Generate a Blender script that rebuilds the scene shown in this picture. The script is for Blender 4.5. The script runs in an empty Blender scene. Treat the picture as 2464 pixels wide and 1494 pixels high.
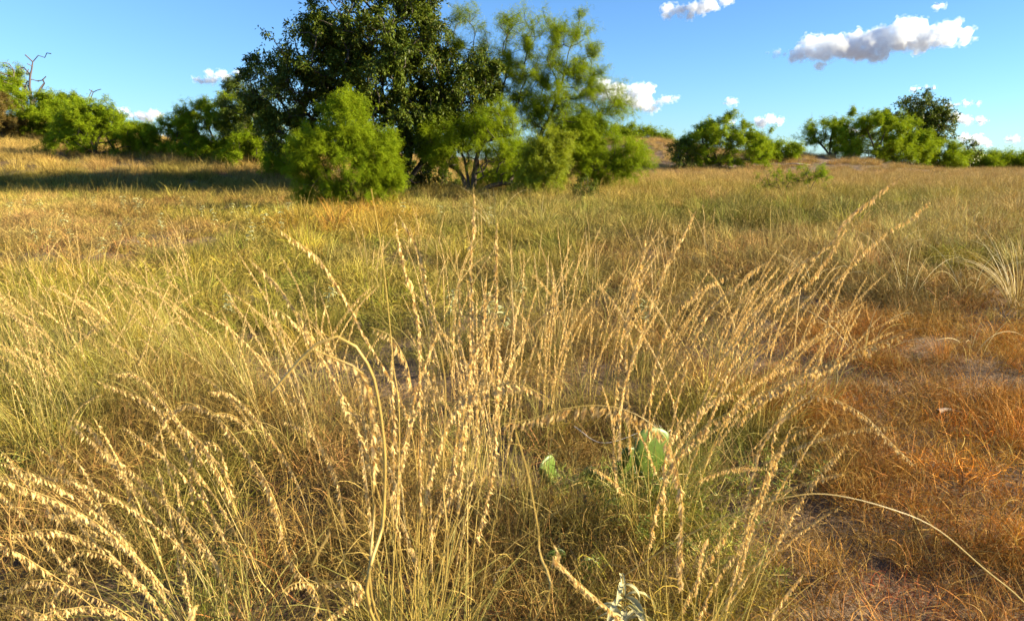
import bpy, math, random
import numpy as np
from mathutils import Vector, Matrix

SC = bpy.context.scene
COL = SC.collection
R = math.radians
rng = np.random.default_rng(7)
random.seed(7)

# ------------------------------------------------------------------ camera, sky, sun, exposure
CAM_H = 1.05
TILT = math.atan(359.0/1642.7)
cam_d = bpy.data.cameras.new('camera')
cam = bpy.data.objects.new('camera', cam_d); COL.objects.link(cam); SC.camera = cam
cam.location = (0, 0, CAM_H)
cam.rotation_euler = (R(90)-TILT, 0, 0)
cam_d.sensor_width = 36; cam_d.lens = 24
cam_d.clip_start = 0.05; cam_d.clip_end = 20000
cam_d.dof.use_dof = True; cam_d.dof.focus_distance = 3.6; cam_d.dof.aperture_fstop = 11

SUN_EL, SUN_AZ = 23.0, 92.0        # azimuth clockwise from +Y (the view direction)
w = bpy.data.worlds.new('World'); SC.world = w; w.use_nodes = True
nt = w.node_tree; nt.nodes.clear()
sky = nt.nodes.new('ShaderNodeTexSky'); sky.sky_type = 'NISHITA'; sky.sun_disc = False
sky.sun_elevation = R(SUN_EL); sky.sun_rotation = R(-SUN_AZ)
sky.altitude = 300; sky.air_density = 1.0; sky.dust_density = 0.35; sky.ozone_density = 2.2
wb = nt.nodes.new('ShaderNodeMix'); wb.data_type = 'RGBA'; wb.blend_type = 'MULTIPLY'; wb.inputs[0].default_value = 1
wb.inputs[7].default_value = (0.56, 0.84, 1.16, 1)      # the camera's daylight white balance
bg = nt.nodes.new('ShaderNodeBackground'); bg.inputs['Strength'].default_value = 0.055
wo = nt.nodes.new('ShaderNodeOutputWorld')
nt.links.new(sky.outputs[0], wb.inputs[6]); nt.links.new(wb.outputs[2], bg.inputs[0]); nt.links.new(bg.outputs[0], wo.inputs[0])

sd = bpy.data.lights.new('sun', 'SUN'); sd.energy = 5.0; sd.angle = R(0.53); sd.color = (1.0, 0.87, 0.60)
sun = bpy.data.objects.new('sun', sd); COL.objects.link(sun)
SUN_DIR = Vector((math.sin(R(SUN_AZ))*math.cos(R(SUN_EL)), math.cos(R(SUN_AZ))*math.cos(R(SUN_EL)), math.sin(R(SUN_EL))))
sun.rotation_euler = SUN_DIR.to_track_quat('Z', 'Y').to_euler()
sun.location = SUN_DIR*50
SC.view_settings.view_transform = 'Standard'; SC.view_settings.look = 'None'
SC.view_settings.gamma = 1; SC.view_settings.exposure = 1.8
SC.cycles.max_bounces = 8; SC.cycles.diffuse_bounces = 2; SC.cycles.transmission_bounces = 4
SC.cycles.transparent_max_bounces = 8; SC.cycles.volume_bounces = 12
SC.cycles.use_denoising = True

# ------------------------------------------------------------------ helpers
FPX = 1642.7            # focal length in pixels of the 2464 px wide view of the photograph
CT, ST = math.cos(TILT), math.sin(TILT)
def ray(px, py):
    x = (px-1232)/FPX; z = -(py-747)/FPX
    return np.array((x, CT+z*ST, -ST+z*CT))
def at(px, py, Y):                    # the point seen at a pixel, at forward distance Y
    r = ray(px, py); return np.array((r[0]/r[1]*Y, Y, CAM_H+r[2]/r[1]*Y))

def smooth(a, b, t):
    t = np.clip((t-a)/(b-a), 0, 1); return t*t*(3-2*t)
def terrain(X, Y):
    X = np.asarray(X, float); Y = np.asarray(Y, float)
    left = smooth(-3, -9, X)
    z = left*smooth(20, 29, Y)*1.15
    z = z + 1.7*np.exp(-((X+30)/9)**2-((Y-38)/9)**2)*left
    z = z + 0.9*np.exp(-((X+26)/12)**2-((Y-50)/14)**2)
    z = z + 3.1*np.exp(-((X-12)/13)**2-((Y-72)/15)**2)
    z = z + 1.0*np.exp(-((X-27)/7)**2-((Y-60)/6)**2)
    z = z + 0.035*np.sin(X*1.1+.7)*np.sin(Y*0.8)*smooth(2, 6, Y) + 0.02*np.sin(X*2.9+Y*2.1)*smooth(1, 4, Y)
    return z
def ground(px, py):
    r = ray(px, py); t = 0.6
    prev = 0.6
    while t < 400:
        p = np.array((0, 0, CAM_H))+r*t
        if p[2] < terrain(p[0], p[1]): break
        prev = t; t *= 1.01
    a, b = prev, t
    for _ in range(20):
        m = (a+b)/2; p = np.array((0, 0, CAM_H))+r*m
        if p[2] < terrain(p[0], p[1]): b = m
        else: a = m
    p = np.array((0, 0, CAM_H))+r*b
    return np.array((p[0], p[1], float(terrain(p[0], p[1]))))

def tag(o, label=None, cat=None, group=None, kind=None):
    if label: o['label'] = label
    if cat: o['category'] = cat
    if group: o['group'] = group
    if kind: o['kind'] = kind
    return o
def empty(name, loc, rz=0.0):
    o = bpy.data.objects.new(name, None); o.empty_display_size = 0.1
    o.location = loc; o.rotation_euler = (0, 0, rz); COL.objects.link(o); return o
def npmesh(name, V, F, mat=None, vc=None, smooth_=False):
    """V (n,3), F list of (m,k) index arrays (k = 3 or 4)"""
    if not isinstance(F, (list, tuple)): F = [F]
    F = [np.asarray(f, np.int32) for f in F if len(f)]
    me = bpy.data.meshes.new(name)
    V = np.asarray(V, np.float32)
    me.vertices.add(len(V)); me.vertices.foreach_set('co', V.ravel())
    loops = np.concatenate([f.ravel() for f in F]); sizes = np.concatenate([np.full(len(f), f.shape[1], np.int32) for f in F])
    starts = np.concatenate([[0], np.cumsum(sizes)[:-1]]).astype(np.int32)
    me.loops.add(len(loops)); me.loops.foreach_set('vertex_index', loops)
    me.polygons.add(len(sizes)); me.polygons.foreach_set('loop_start', starts); me.polygons.foreach_set('loop_total', sizes)
    if smooth_: me.polygons.foreach_set('use_smooth', np.ones(len(sizes), bool))
    me.update(calc_edges=True)
    if vc is not None:
        a = me.attributes.new('vc', 'FLOAT_COLOR', 'POINT'); c = np.ones((len(V), 4), np.float32); c[:, :3] = vc
        a.data.foreach_set('color', c.ravel())
    if mat: me.materials.append(mat)
    return me
def obj(name, me, parent=None, loc=None):
    o = bpy.data.objects.new(name, me); COL.objects.link(o)
    if parent: o.parent = parent
    if loc is not None: o.location = loc
    return o

def ribbons(P, az, t0, bend, L, W, n=5, curl=0, twist=None, pw=1.3, taper=2.0, r=None):
    """grass blades as tapering ribbons; every argument is an array over blades"""
    N = len(P); r = r or rng
    k = np.arange(n+1)/n
    th = t0[:, None]+bend[:, None]*k[None, :]**pw
    ph = az[:, None]+(np.zeros(N) if np.isscalar(curl) else curl)[:, None]*k[None, :]
    st = (L/n)[:, None]
    d = np.stack([np.sin(th)*np.cos(ph), np.sin(th)*np.sin(ph), np.cos(th)], -1)*st[..., None]
    pos = np.concatenate([P[:, None, :], P[:, None, :]+np.cumsum(d[:, :-1], 1)], 1)
    tw = (r.uniform(0, math.pi, N) if twist is None else twist)[:, None]
    side = np.stack([-np.sin(ph)*np.cos(tw), np.cos(ph)*np.cos(tw), np.sin(tw)+0*ph], -1)
    ww = (W[:, None]*(1-0.93*k[None, :]**taper))[..., None]*0.5
    V = np.stack([pos-side*ww, pos+side*ww], 2).reshape(N, 2*(n+1), 3)
    base = (np.arange(N)*2*(n+1))[:, None]+(np.arange(n)*2)[None, :]
    F = np.stack([base, base+1, base+3, base+2], -1).reshape(-1, 4)
    g = np.repeat(r.random(N)[:, None], 2*(n+1), 1)
    vc = np.stack([np.repeat(k[None, :], N, 0).repeat(2, 1), g, np.repeat(r.random(N)[:, None], 2*(n+1), 1)], -1)
    return V.reshape(-1, 3), F, vc.reshape(-1, 3), pos
def join(parts):
    V, F, C, o = [], [], [], 0
    for v, f, c in parts:
        V.append(v); F.append(np.asarray(f)+o); C.append(c); o += len(v)
    ks = {}
    for f in F: ks.setdefault(f.shape[1], []).append(f)
    return np.concatenate(V), [np.concatenate(v) for v in ks.values()], np.concatenate(C)

def tube(path, rad, sides=5, cap=True):
    P = np.asarray(path, float); n = len(P); rad = np.broadcast_to(rad, (n,))
    T = np.gradient(P, axis=0); T /= np.linalg.norm(T, axis=1)[:, None]+1e-9
    up = np.array((0, 0, 1.0)) if abs(T[0][2]) < .9 else np.array((1.0, 0, 0))
    A = np.cross(T, up); A /= np.linalg.norm(A, axis=1)[:, None]+1e-9
    B = np.cross(T, A)
    an = np.arange(sides)/sides*2*math.pi
    V = P[:, None, :]+rad[:, None, None]*(A[:, None, :]*np.cos(an)[None, :, None]+B[:, None, :]*np.sin(an)[None, :, None])
    i = np.arange(n-1)[:, None]*sides; j = np.arange(sides)[None, :]; j2 = (j+1) % sides
    F = np.stack([i+j, i+j2, i+sides+j2, i+sides+j], -1).reshape(-1, 4)
    return V.reshape(-1, 3), F
def spline(pts, n):
    """Catmull-Rom through pts, n samples"""
    P = np.asarray(pts, float); m = len(P)
    if m == 2: return P[0]+(P[1]-P[0])*np.linspace(0, 1, n)[:, None]
    Q = np.vstack([2*P[0]-P[1], P, 2*P[-1]-P[-2]])
    seg = np.linalg.norm(np.diff(P, axis=0), axis=1); cum = np.concatenate([[0], np.cumsum(seg)]); t = np.linspace(0, cum[-1]*0.99999, n)
    out = []
    for x in t:
        i = int(np.searchsorted(cum, x, 'right')-1); i = min(i, m-2); u = (x-cum[i])/max(seg[i], 1e-9)
        a, b, c, d = Q[i], Q[i+1], Q[i+2], Q[i+3]
        out.append(0.5*((2*b)+(-a+c)*u+(2*a-5*b+4*c-d)*u*u+(-a+3*b-3*c+d)*u**3))
    return np.array(out)

# ------------------------------------------------------------------ materials
def nodes(m):
    m.use_nodes = True; t = m.node_tree; t.nodes.clear(); return t, t.nodes, t.links
def mix_rgb(N, L, a, b, f, mode='MIX'):
    x = N.new('ShaderNodeMix'); x.data_type = 'RGBA'; x.blend_type = mode
    for s, v in ((x.inputs[6], a), (x.inputs[7], b), (x.inputs[0], f)):
        if isinstance(v, (tuple, list)): s.default_value = (*v[:3], 1)
        elif isinstance(v, (int, float)): s.default_value = v
        else: L.new(v, s)
    return x.outputs[2]
def leafy(name, col=None, tint=None, var=0.35, shift=(0.7, 0.55, 0.25), shift_amt=0.25, trans=0.3, rough=0.6, spec=0.25, tip=None, noise=None, tcol=(1.0, 0.95, 0.55)):
    """thin plant matter: diffuse/gloss front, light coming through. Colour from a fixed value or from the instance."""
    m = bpy.data.materials.new(name); t, N, L = nodes(m)
    vc = N.new('ShaderNodeAttribute'); vc.attribute_name = 'vc'
    sp = N.new('ShaderNodeSeparateColor'); L.new(vc.outputs['Color'], sp.inputs[0])
    if tint:
        a = N.new('ShaderNodeAttribute'); a.attribute_type = 'INSTANCER'; a.attribute_name = tint; c = a.outputs['Color']
    else:
        rgb = N.new('ShaderNodeRGB'); rgb.outputs[0].default_value = (*col, 1); c = rgb.outputs[0]
    if tip is not None:
        mr = N.new('ShaderNodeMapRange'); mr.inputs[1].default_value = 0.25; mr.inputs[2].default_value = 0.95; L.new(sp.outputs[0], mr.inputs[0])
        c = mix_rgb(N, L, c, tip, mr.outputs[0])
    ma = N.new('ShaderNodeMath'); ma.operation = 'MULTIPLY_ADD'; L.new(sp.outputs[1], ma.inputs[0])
    ma.inputs[1].default_value = 2*var; ma.inputs[2].default_value = 1-var
    sc = N.new('ShaderNodeVectorMath'); sc.operation = 'SCALE'; L.new(c, sc.inputs[0]); L.new(ma.outputs[0], sc.inputs['Scale'])
    mp = N.new('ShaderNodeMapRange'); mp.inputs[1].default_value = 0.45; mp.inputs[2].default_value = 1; mp.inputs[4].default_value = shift_amt*2
    L.new(sp.outputs[2], mp.inputs[0])
    c = mix_rgb(N, L, sc.outputs[0], shift, mp.outputs[0])
    if noise:
        tc = N.new('ShaderNodeNewGeometry'); no = N.new('ShaderNodeTexNoise'); no.inputs['Scale'].default_value = noise[0]
        L.new(tc.outputs['Position'], no.inputs['Vector'])
        r2 = N.new('ShaderNodeMapRange'); r2.inputs[1].default_value = 0.42; r2.inputs[2].default_value = 0.62; r2.inputs[4].default_value = noise[2]; L.new(no.outputs[0], r2.inputs[0])
        c = mix_rgb(N, L, c, noise[1], r2.outputs[0])
    b = N.new('ShaderNodeBsdfPrincipled'); L.new(c, b.inputs['Base Color']); b.inputs['Roughness'].default_value = rough
    b.inputs['Specular IOR Level'].default_value = spec
    tr = N.new('ShaderNodeBsdfTranslucent')
    c2 = mix_rgb(N, L, c, tcol, 1.0, 'MULTIPLY'); L.new(c2, tr.inputs[0])
    mx = N.new('ShaderNodeMixShader'); mx.inputs[0].default_value = trans; L.new(b.outputs[0], mx.inputs[1]); L.new(tr.outputs[0], mx.inputs[2])
    o = N.new('ShaderNodeOutputMaterial'); L.new(mx.outputs[0], o.inputs[0]); return m
def bark(name, c1, c2, sc=20):
    m = bpy.data.materials.new(name); t, N, L = nodes(m)
    tc = N.new('ShaderNodeTexCoord'); no = N.new('ShaderNodeTexNoise'); no.inputs['Scale'].default_value = sc; no.inputs['Detail'].default_value = 6
    mp = N.new('ShaderNodeMapping'); mp.inputs['Scale'].default_value = (1, 1, .25); L.new(tc.outputs['Object'], mp.inputs[0]); L.new(mp.outputs[0], no.inputs['Vector'])
    c = mix_rgb(N, L, c1, c2, no.outputs[0])
    b = N.new('ShaderNodeBsdfPrincipled'); L.new(c, b.inputs['Base Color']); b.inputs['Roughness'].default_value = .9
    bu = N.new('ShaderNodeBump'); bu.inputs['Strength'].default_value = .6; bu.inputs['Distance'].default_value = .02; L.new(no.outputs[0], bu.inputs['Height']); L.new(bu.outputs[0], b.inputs['Normal'])
    o = N.new('ShaderNodeOutputMaterial'); L.new(b.outputs[0], o.inputs[0]); return m

M_GRASS = leafy('grass_blades', tint='tint', var=0.72, shift=(0.58, 0.42, 0.13), shift_amt=0.30, trans=0.1, rough=.6, spec=.08)
M_STEM = leafy('straw_stems', col=(0.50, 0.34, 0.09), var=0.3, shift=(0.24, 0.24, 0.03), shift_amt=0.3, trans=0.1, rough=.42, spec=.45)
M_SEED = leafy('seed_husks', col=(0.74, 0.54, 0.23), var=0.35, shift=(0.48, 0.29, 0.10), shift_amt=0.25, trans=0.32, rough=.6, spec=.1, tcol=(1, .85, .5))
M_BARK_D = bark('dark_bark', (0.030, 0.024, 0.018), (0.10, 0.08, 0.06))
M_BARK_M = bark('mesquite_bark', (0.035, 0.026, 0.018), (0.12, 0.09, 0.06))
M_BARK_G = bark('weathered_wood', (0.05, 0.04, 0.038), (0.14, 0.11, 0.10))
M_LEAF_D = leafy('dark_broad_leaves', col=(0.060, 0.095, 0.010), var=.5, shift=(0.22, 0.20, 0.02), shift_amt=.28, trans=.28, rough=.5, spec=.2, noise=(.8, (0.11, 0.15, 0.014), .8))
M_LEAF_M = leafy('mesquite_leaves', col=(0.185, 0.275, 0.010), var=.45, shift=(0.34, 0.36, 0.02), shift_amt=.3, trans=.38, rough=.6, spec=.06, noise=(1.1, (0.28, 0.35, 0.012), .6))
M_LEAF_Y = leafy('bright_young_leaves', col=(0.25, 0.30, 0.012), var=.35, shift=(0.33, 0.34, 0.04), shift_amt=.25, trans=.4)
M_LEAF_B = leafy('rusty_juniper_leaves', col=(0.13, 0.10, 0.02), var=.4, shift=(0.22, 0.12, 0.02), shift_amt=.35, trans=.2)

# ------------------------------------------------------------------ ground
mg = bpy.data.materials.new('sandy_soil'); t, N, L = nodes(mg)
gp = N.new('ShaderNodeNewGeometry')
n1 = N.new('ShaderNodeTexNoise'); n1.inputs['Scale'].default_value = .8; n1.inputs['Detail'].default_value = 5
n2 = N.new('ShaderNodeTexNoise'); n2.inputs['Scale'].default_value = 40; n2.inputs['Detail'].default_value = 6
n3 = N.new('ShaderNodeTexNoise'); n3.inputs['Scale'].default_value = 7; n3.inputs['Detail'].default_value = 8
for n_ in (n1, n2, n3): L.new(gp.outputs['Position'], n_.inputs['Vector'])
mr = N.new('ShaderNodeMapRange'); mr.inputs[1].default_value = .4; mr.inputs[2].default_value = .62; L.new(n1.outputs[0], mr.inputs[0])
c = mix_rgb(N, L, (0.115, 0.065, 0.03), (0.21, 0.135, 0.075), mr.outputs[0])
mr3 = N.new('ShaderNodeMapRange'); mr3.inputs[1].default_value = .45; mr3.inputs[2].default_value = .6; L.new(n3.outputs[0], mr3.inputs[0])
c = mix_rgb(N, L, c, (0.075, 0.042, 0.02), mr3.outputs[0])
mr2 = N.new('ShaderNodeMapRange'); mr2.inputs[1].default_value = .3; mr2.inputs[2].default_value = .7; mr2.inputs[3].default_value = .6; mr2.inputs[4].default_value = 1.25; L.new(n2.outputs[0], mr2.inputs[0])
sv = N.new('ShaderNodeVectorMath'); sv.operation = 'SCALE'; L.new(c, sv.inputs[0]); L.new(mr2.outputs[0], sv.inputs['Scale'])
b = N.new('ShaderNodeBsdfPrincipled'); b.inputs['Roughness'].default_value = .95; L.new(sv.outputs[0], b.inputs['Base Color'])
bu = N.new('ShaderNodeBump'); bu.inputs['Strength'].default_value = .8; bu.inputs['Distance'].default_value = .02; L.new(n2.outputs[0], bu.inputs['Height']); L.new(bu.outputs[0], b.inputs['Normal'])
o_ = N.new('ShaderNodeOutputMaterial'); L.new(b.outputs[0], o_.inputs[0])
def axis(lo, hi, fine, coarse, near):
    out = [0.0]; x = 0.0
    while x < hi: x += fine if x < near else fine+(x-near)*.08; out.append(min(x, hi))
    neg = []; x = 0.0
    while x > lo: x -= fine if -x < near else fine+(-x-near)*.08; neg.append(max(x, lo))
    return np.array(neg[::-1]+out)
gx = axis(-3000, 3000, .25, 0, 12); gy = axis(-300, 6000, .25, 0, 30)
GX, GY = np.meshgrid(gx, gy); GZ = terrain(GX, GY)
V = np.stack([GX, GY, GZ], -1).reshape(-1, 3); nx, ny = len(gx), len(gy)
i = (np.arange(ny-1)[:, None]*nx+np.arange(nx-1)[None, :]).ravel()
tag(obj('ground', npmesh('ground', V, np.stack([i, i+1, i+nx+1, i+nx], -1), mg, smooth_=True)), kind='structure')

# ------------------------------------------------------------------ grass: prototypes
PROTO = {}
def proto_collection(key, meshes):
    c = bpy.data.collections.new('prototype_'+key)
    for k, me in enumerate(meshes):
        c.objects.link(bpy.data.objects.new('%s_%02d' % (key, k), me))
    PROTO[key] = c
def mk(parts, name): v, f, c = join(parts); return npmesh(name, v, f, M_GRASS, c)
def disk(n, rad):
    a = rng.uniform(0, 2*math.pi, n); r = rad*np.sqrt(rng.random(n)); return np.stack([r*np.cos(a), r*np.sin(a), np.zeros(n)-.005], -1), a
def thatch(n=150, rad=.13, h=.14, wid=.0016):
    """tangled dry short grass"""
    P, a = disk(n, rad); P[:, 2] += rng.random(n)*h*.35
    v, f, c, _ = ribbons(P, rng.uniform(0, 6.28, n), rng.uniform(.1, 1.25, n), rng.uniform(-.3, 1.9, n), rng.uniform(.45, 1.3, n)*h, wid*rng.uniform(.6, 1.5, n), 5, curl=rng.normal(0, 1.5, n))
    return (v, f, c)
def tussock(n=170, rad=.07, h=.36, wid=.0022, spread=.5):
    P, a = disk(n, rad)
    az = a+rng.normal(0, .7, n)
    v, f, c, _ = ribbons(P, az, np.abs(rng.normal(.08, spread*.5, n)), rng.uniform(.2, 1.7, n), rng.uniform(.45, 1.1, n)*h, wid*rng.uniform(.6, 1.4, n), 6, curl=rng.normal(0, .5, n))
    return (v, f, c)
def straw(n=9, rad=.08, h=.62, wid=.0022, head=True):
    """thin dry flowering stems with a narrow feathery head"""
    P, a = disk(n, rad); az = a+rng.normal(0, .5, n); Ln = rng.uniform(.6, 1.1, n)*h
    v, f, c, pos = ribbons(P, az, np.abs(rng.normal(.06, .13, n)), rng.uniform(.1, 1.5, n), Ln, wid*np.ones(n), 9, pw=2.4, taper=4)
    out = [(v, f, c*[1, 1, .9])]
    if head:
        q = []; aa = []
        for k in range(n):
            for _ in range(12):
                s = rng.uniform(6.0, 8.9); i0 = int(s); u = s-i0; q.append(pos[k, i0]*(1-u)+pos[k, min(i0+1, 9)]*u); aa.append(az[k]+rng.normal(0, 1.6))
        q = np.array(q); m = len(q)
        v2, f2, c2, _ = ribbons(q, np.array(aa), rng.uniform(.1, 1.2, m), rng.uniform(0, .8, m), rng.uniform(.012, .03, m), .0022*np.ones(m), 2)
        out.append((v2, f2, c2))
    return out
proto_collection('thatch', [mk([thatch(rng.integers(130, 190), .14, .13)], 'thatch') for _ in range(7)])
proto_collection('tussock', [mk([tussock(170, .07, .34, spread=s)], 'tussock') for s in (.4, .55, .7, .5, .6, .8)])
proto_collection('thatch_coarse', [mk([thatch(rng.integers(80, 120), .17, .17, .0036)], 'thatch') for _ in range(6)])
proto_collection('tussock_coarse', [mk([tussock(120, .09, .38, .0042, spread=s)], 'tussock') for s in (.4, .55, .7, .5, .6, .8)])
proto_collection('straw', [mk(straw(rng.integers(5, 11)), 'straw') for _ in range(6)])
proto_collection('field', [mk([tussock(150, .22, .36, .0042, .6), thatch(60, .26, .2, .004)]+straw(12, .2, .5, .0032, False), 'field') for _ in range(6)])

# ------------------------------------------------------------------ grass: what grows where
# each anchor: ground point, colour of short growth, colour of tussocks, cover of each (thatch, tussock, straw), height
TAN = (.40, .28, .10); STRAW = (.48, .37, .14); GOLD = (.42, .29, .045); RED = (.43, .20, .045); ORG = (.58, .26, .04)
OLV = (.17, .17, .03); GRG = (.29, .25, .042); GRY = (.30, .265, .075); GRN = (.17, .20, .04); BRN = (.27, .18, .06); PNK = (.38, .25, .11)
A = [
 ((100, 400), TAN, TAN, .8, .6, .3, 1.0), ((350, 400), PNK, TAN, .9, .7, .3, 1.0), ((600, 400), TAN, TAN, .8, .7, .3, .9),
 ((100, 440), OLV, GRG, .9, .7, .2, .8), ((450, 440), OLV, OLV, .9, .8, .2, .8), ((250, 470), BRN, OLV, .8, .6, .2, .7), ((600, 480), BRN, OLV, .7, .5, .2, .6),
 ((60, 510), TAN, GRG, .8, .5, .4, .8), ((300, 510), BRN, GRG, .7, .3, .3, .6), ((560, 530), GRG, GRY, .8, .5, .4, .8),
 ((120, 560), PNK, BRN, .8, .3, .2, .7), ((300, 590), PNK, GRG, .45, .15, .1, .6), ((420, 590), BRN, OLV, .6, .4, .1, .7), ((330, 560), BRN, OLV, .5, .3, .1, .5), ((200, 575), BRN, OLV, .8, .4, .1, .7), ((450, 560), BRN, GRY, .6, .3, .2, .6), ((200, 640), BRN, OLV, .6, .3, .2, .6),
 ((820, 560), GOLD, GOLD, .9, 1., .3, 1.15), ((900, 530), GOLD, GOLD, .9, 1., .3, 1.), ((680, 600), OLV, GOLD, .9, .9, .2, 1.), ((500, 620), OLV, OLV, .9, .9, .2, 1.), ((600, 650), GRG, GRG, .9, .9, .3, .9),
 ((1100, 530), GRY, GRY, .9, .7, .5, .9), ((1300, 510), GRY, GRG, .9, .8, .6, 1.), ((1250, 610), GRG, OLV, .9, .9, .4, 1.), ((1050, 640), GRY, GRG, .9, .7, .5, .9),
 ((1150, 480), BRN, GRG, .7, .4, .3, .7), ((1450, 460), TAN, GRG, .9, .8, .5, 1.), ((1450, 560), GRY, GRG, .9, .8, .7, 1.), ((1600, 440), TAN, TAN, .9, .7, .5, 1.),
 ((1800, 430), PNK, TAN, .9, .7, .5, 1.), ((1700, 500), GRG, TAN, .9, .8, .5, 1.), ((1780, 530), OLV, OLV, .9, 1., .4, 1.2), ((1950, 530), OLV, GRG, .9, 1., .4, 1.15), ((1560, 590), BRN, TAN, .8, .5, .6, .9),
 ((2100, 440), PNK, TAN, .9, .7, .6, 1.), ((2300, 430), PNK, TAN, .9, .7, .6, 1.), ((2440, 450), TAN, TAN, .9, .7, .6, 1.), ((2100, 510), GRY, GRG, .9, .9, .5, 1.), ((2350, 520), TAN, STRAW, .9, .8, .8, 1.1),
 ((1850, 620), TAN, STRAW, .9, .6, .9, 1.), ((2050, 620), TAN, STRAW, .9, .7, 1., 1.1), ((2300, 600), STRAW, STRAW, .9, .8, 1., 1.2), ((2430, 640), GRG, STRAW, .9, .9, 1., 1.2),
 ((1700, 680), BRN, TAN, .9, .4, .6, .8), ((2000, 700), BRN, TAN, .9, .4, .7, .8), ((2250, 720), BRN, TAN, .9, .3, .6, .8), ((2430, 740), RED, STRAW, .9, .5, .5, .9),
 ((2400, 840), ORG, ORG, .9, .3, .3, .7), ((2200, 850), RED, ORG, .9, .2, .4, .7), ((2000, 820), RED, RED, .9, .2, .4, .7), ((1750, 800), BRN, BRN, .8, .2, .4, .7),
 ((1500, 720), BRN, GRG, .9, .4, .5, .8), ((1550, 850), BRN, TAN, .9, .3, .5, .8), ((1250, 720), GRY, GRG, .9, .5, .4, .8), ((900, 700), GRG, GRG, .95, .6, .3, .8), ((650, 720), OLV, GRG, .95, .6, .4, .8),
 ((1000, 820), OLV, OLV, .95, .6, .3, .8), ((1300, 880), BRN, TAN, .9, .3, .5, .8), ((400, 720), GRG, OLV, .95, .7, .5, .8), ((150, 700), GRG, GRG, .95, .8, .7, .9), ((550, 850), GRG, GRG, .9, .4, .4, .8),
 ((100, 850), GRG, GRG, .9, .8, .6, .9), ((300, 850), GRG, GRG, .9, .7, .5, .9), ((700, 950), BRN, BRN, .9, .3, .3, .7), ((450, 1000), BRN, GRG, 1, .6, .3, .9), ((100, 1050), GRG, GRG, .9, .7, .4, .9),
 ((250, 1150), BRN, OLV, 1, .7, .2, .9), ((80, 1200), BRN, OLV, 1, .6, .2, .9), ((60, 1400), BRN, OLV, .7, .6, .1, .9), ((300, 1400), BRN, OLV, .9, 1, .2, 1.), ((520, 1300), OLV, OLV, .7, .9, .3, .9),
 ((780, 1250), BRN, OLV, .7, .6, .1, .9), ((750, 1420), BRN, OLV, .9, 1, .2, 1.), ((1000, 1150), TAN, GRG, .7, .5, .4, .9), ((1000, 1400), BRN, GRG, 1, 1, .4, 1.),
 ((1300, 1150), BRN, GRG, .6, .3, .3, .8), ((1300, 1400), BRN, GRG, 1, .8, .4, .9), ((1550, 1250), GRG, GRG, .9, .5, .3, .7), ((1650, 1420), GRG, TAN, .9, .6, .4, .8), ((1850, 1300), TAN, GRG, .9, .4, .3, .8),
 ((1600, 1000), BRN, GRG, .7, .5, .5, .8), ((1850, 950), RED, TAN, .7, .4, .4, .8), ((1850, 1120), OLV, GRG, .9, .5, .3, .7), ((2050, 1050), RED, RED, .8, .2, .2, .7), ((2250, 1000), RED, RED, .5, .1, .1, .6),
 ((2100, 1250), RED, TAN, .9, .2, .2, .7), ((2000, 1430), RED, TAN, .9, .3, .2, .7), ((2350, 1150), ORG, ORG, .95, .5, .2, .8), ((2300, 1400), RED, ORG, .9, .3, .2, .7), ((2430, 1000), ORG, ORG, .9, .4, .2, .7), ((2430, 1300), ORG, ORG, .95, .4, .2, .8),
]
AP = np.array([ground(*a[0])[:2] for a in A]); AK = np.stack([AP[:, 0]/AP[:, 1]*2.2, np.log(AP[:, 1])*1.6], -1)
AV = np.array([[*a[1], *a[2], *a[3:]] for a in A])
def what_grows(P):
    K = np.stack([P[:, 0]/np.maximum(P[:, 1], .5)*2.2, np.log(np.maximum(P[:, 1], .5))*1.6], -1)
    K = K+np.stack([np.sin(P[:, 0]*2.3+P[:, 1]*1.7), np.sin(P[:, 1]*2.9-P[:, 0]*1.1)], -1)*.05
    out = np.zeros((len(P), AV.shape[1]))
    for s in range(0, len(P), 4000):
        d2 = ((K[s:s+4000, None]-AK[None])**2).sum(-1); wgt = np.exp(-d2/(2*.085**2))+1e-9/(d2+.001)**2
        out[s:s+4000] = wgt@AV/wgt.sum(1)[:, None]
    return out
def sample(y0, y1, dens, spreadx=.84, extra=0.6):
    """points in the wedge of ground the camera looks over, per-square-metre density"""
    area = spreadx*(y1*y1-y0*y0)+2*extra*(y1-y0); n = int(area*dens)
    u = rng.random(n); Y = np.sqrt(y0*y0+u*(y1*y1-y0*y0)); X = rng.uniform(-1, 1, n)*(spreadx*Y+extra)
    return np.stack([X, Y], -1)
def patch_noise(P, s):
    return .5+.25*np.sin(P[:, 0]*s+1.3*np.sin(P[:, 1]*s*.7))+.25*np.sin(P[:, 1]*s*1.1+1.7*np.sin(P[:, 0]*s*.6+2))
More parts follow.
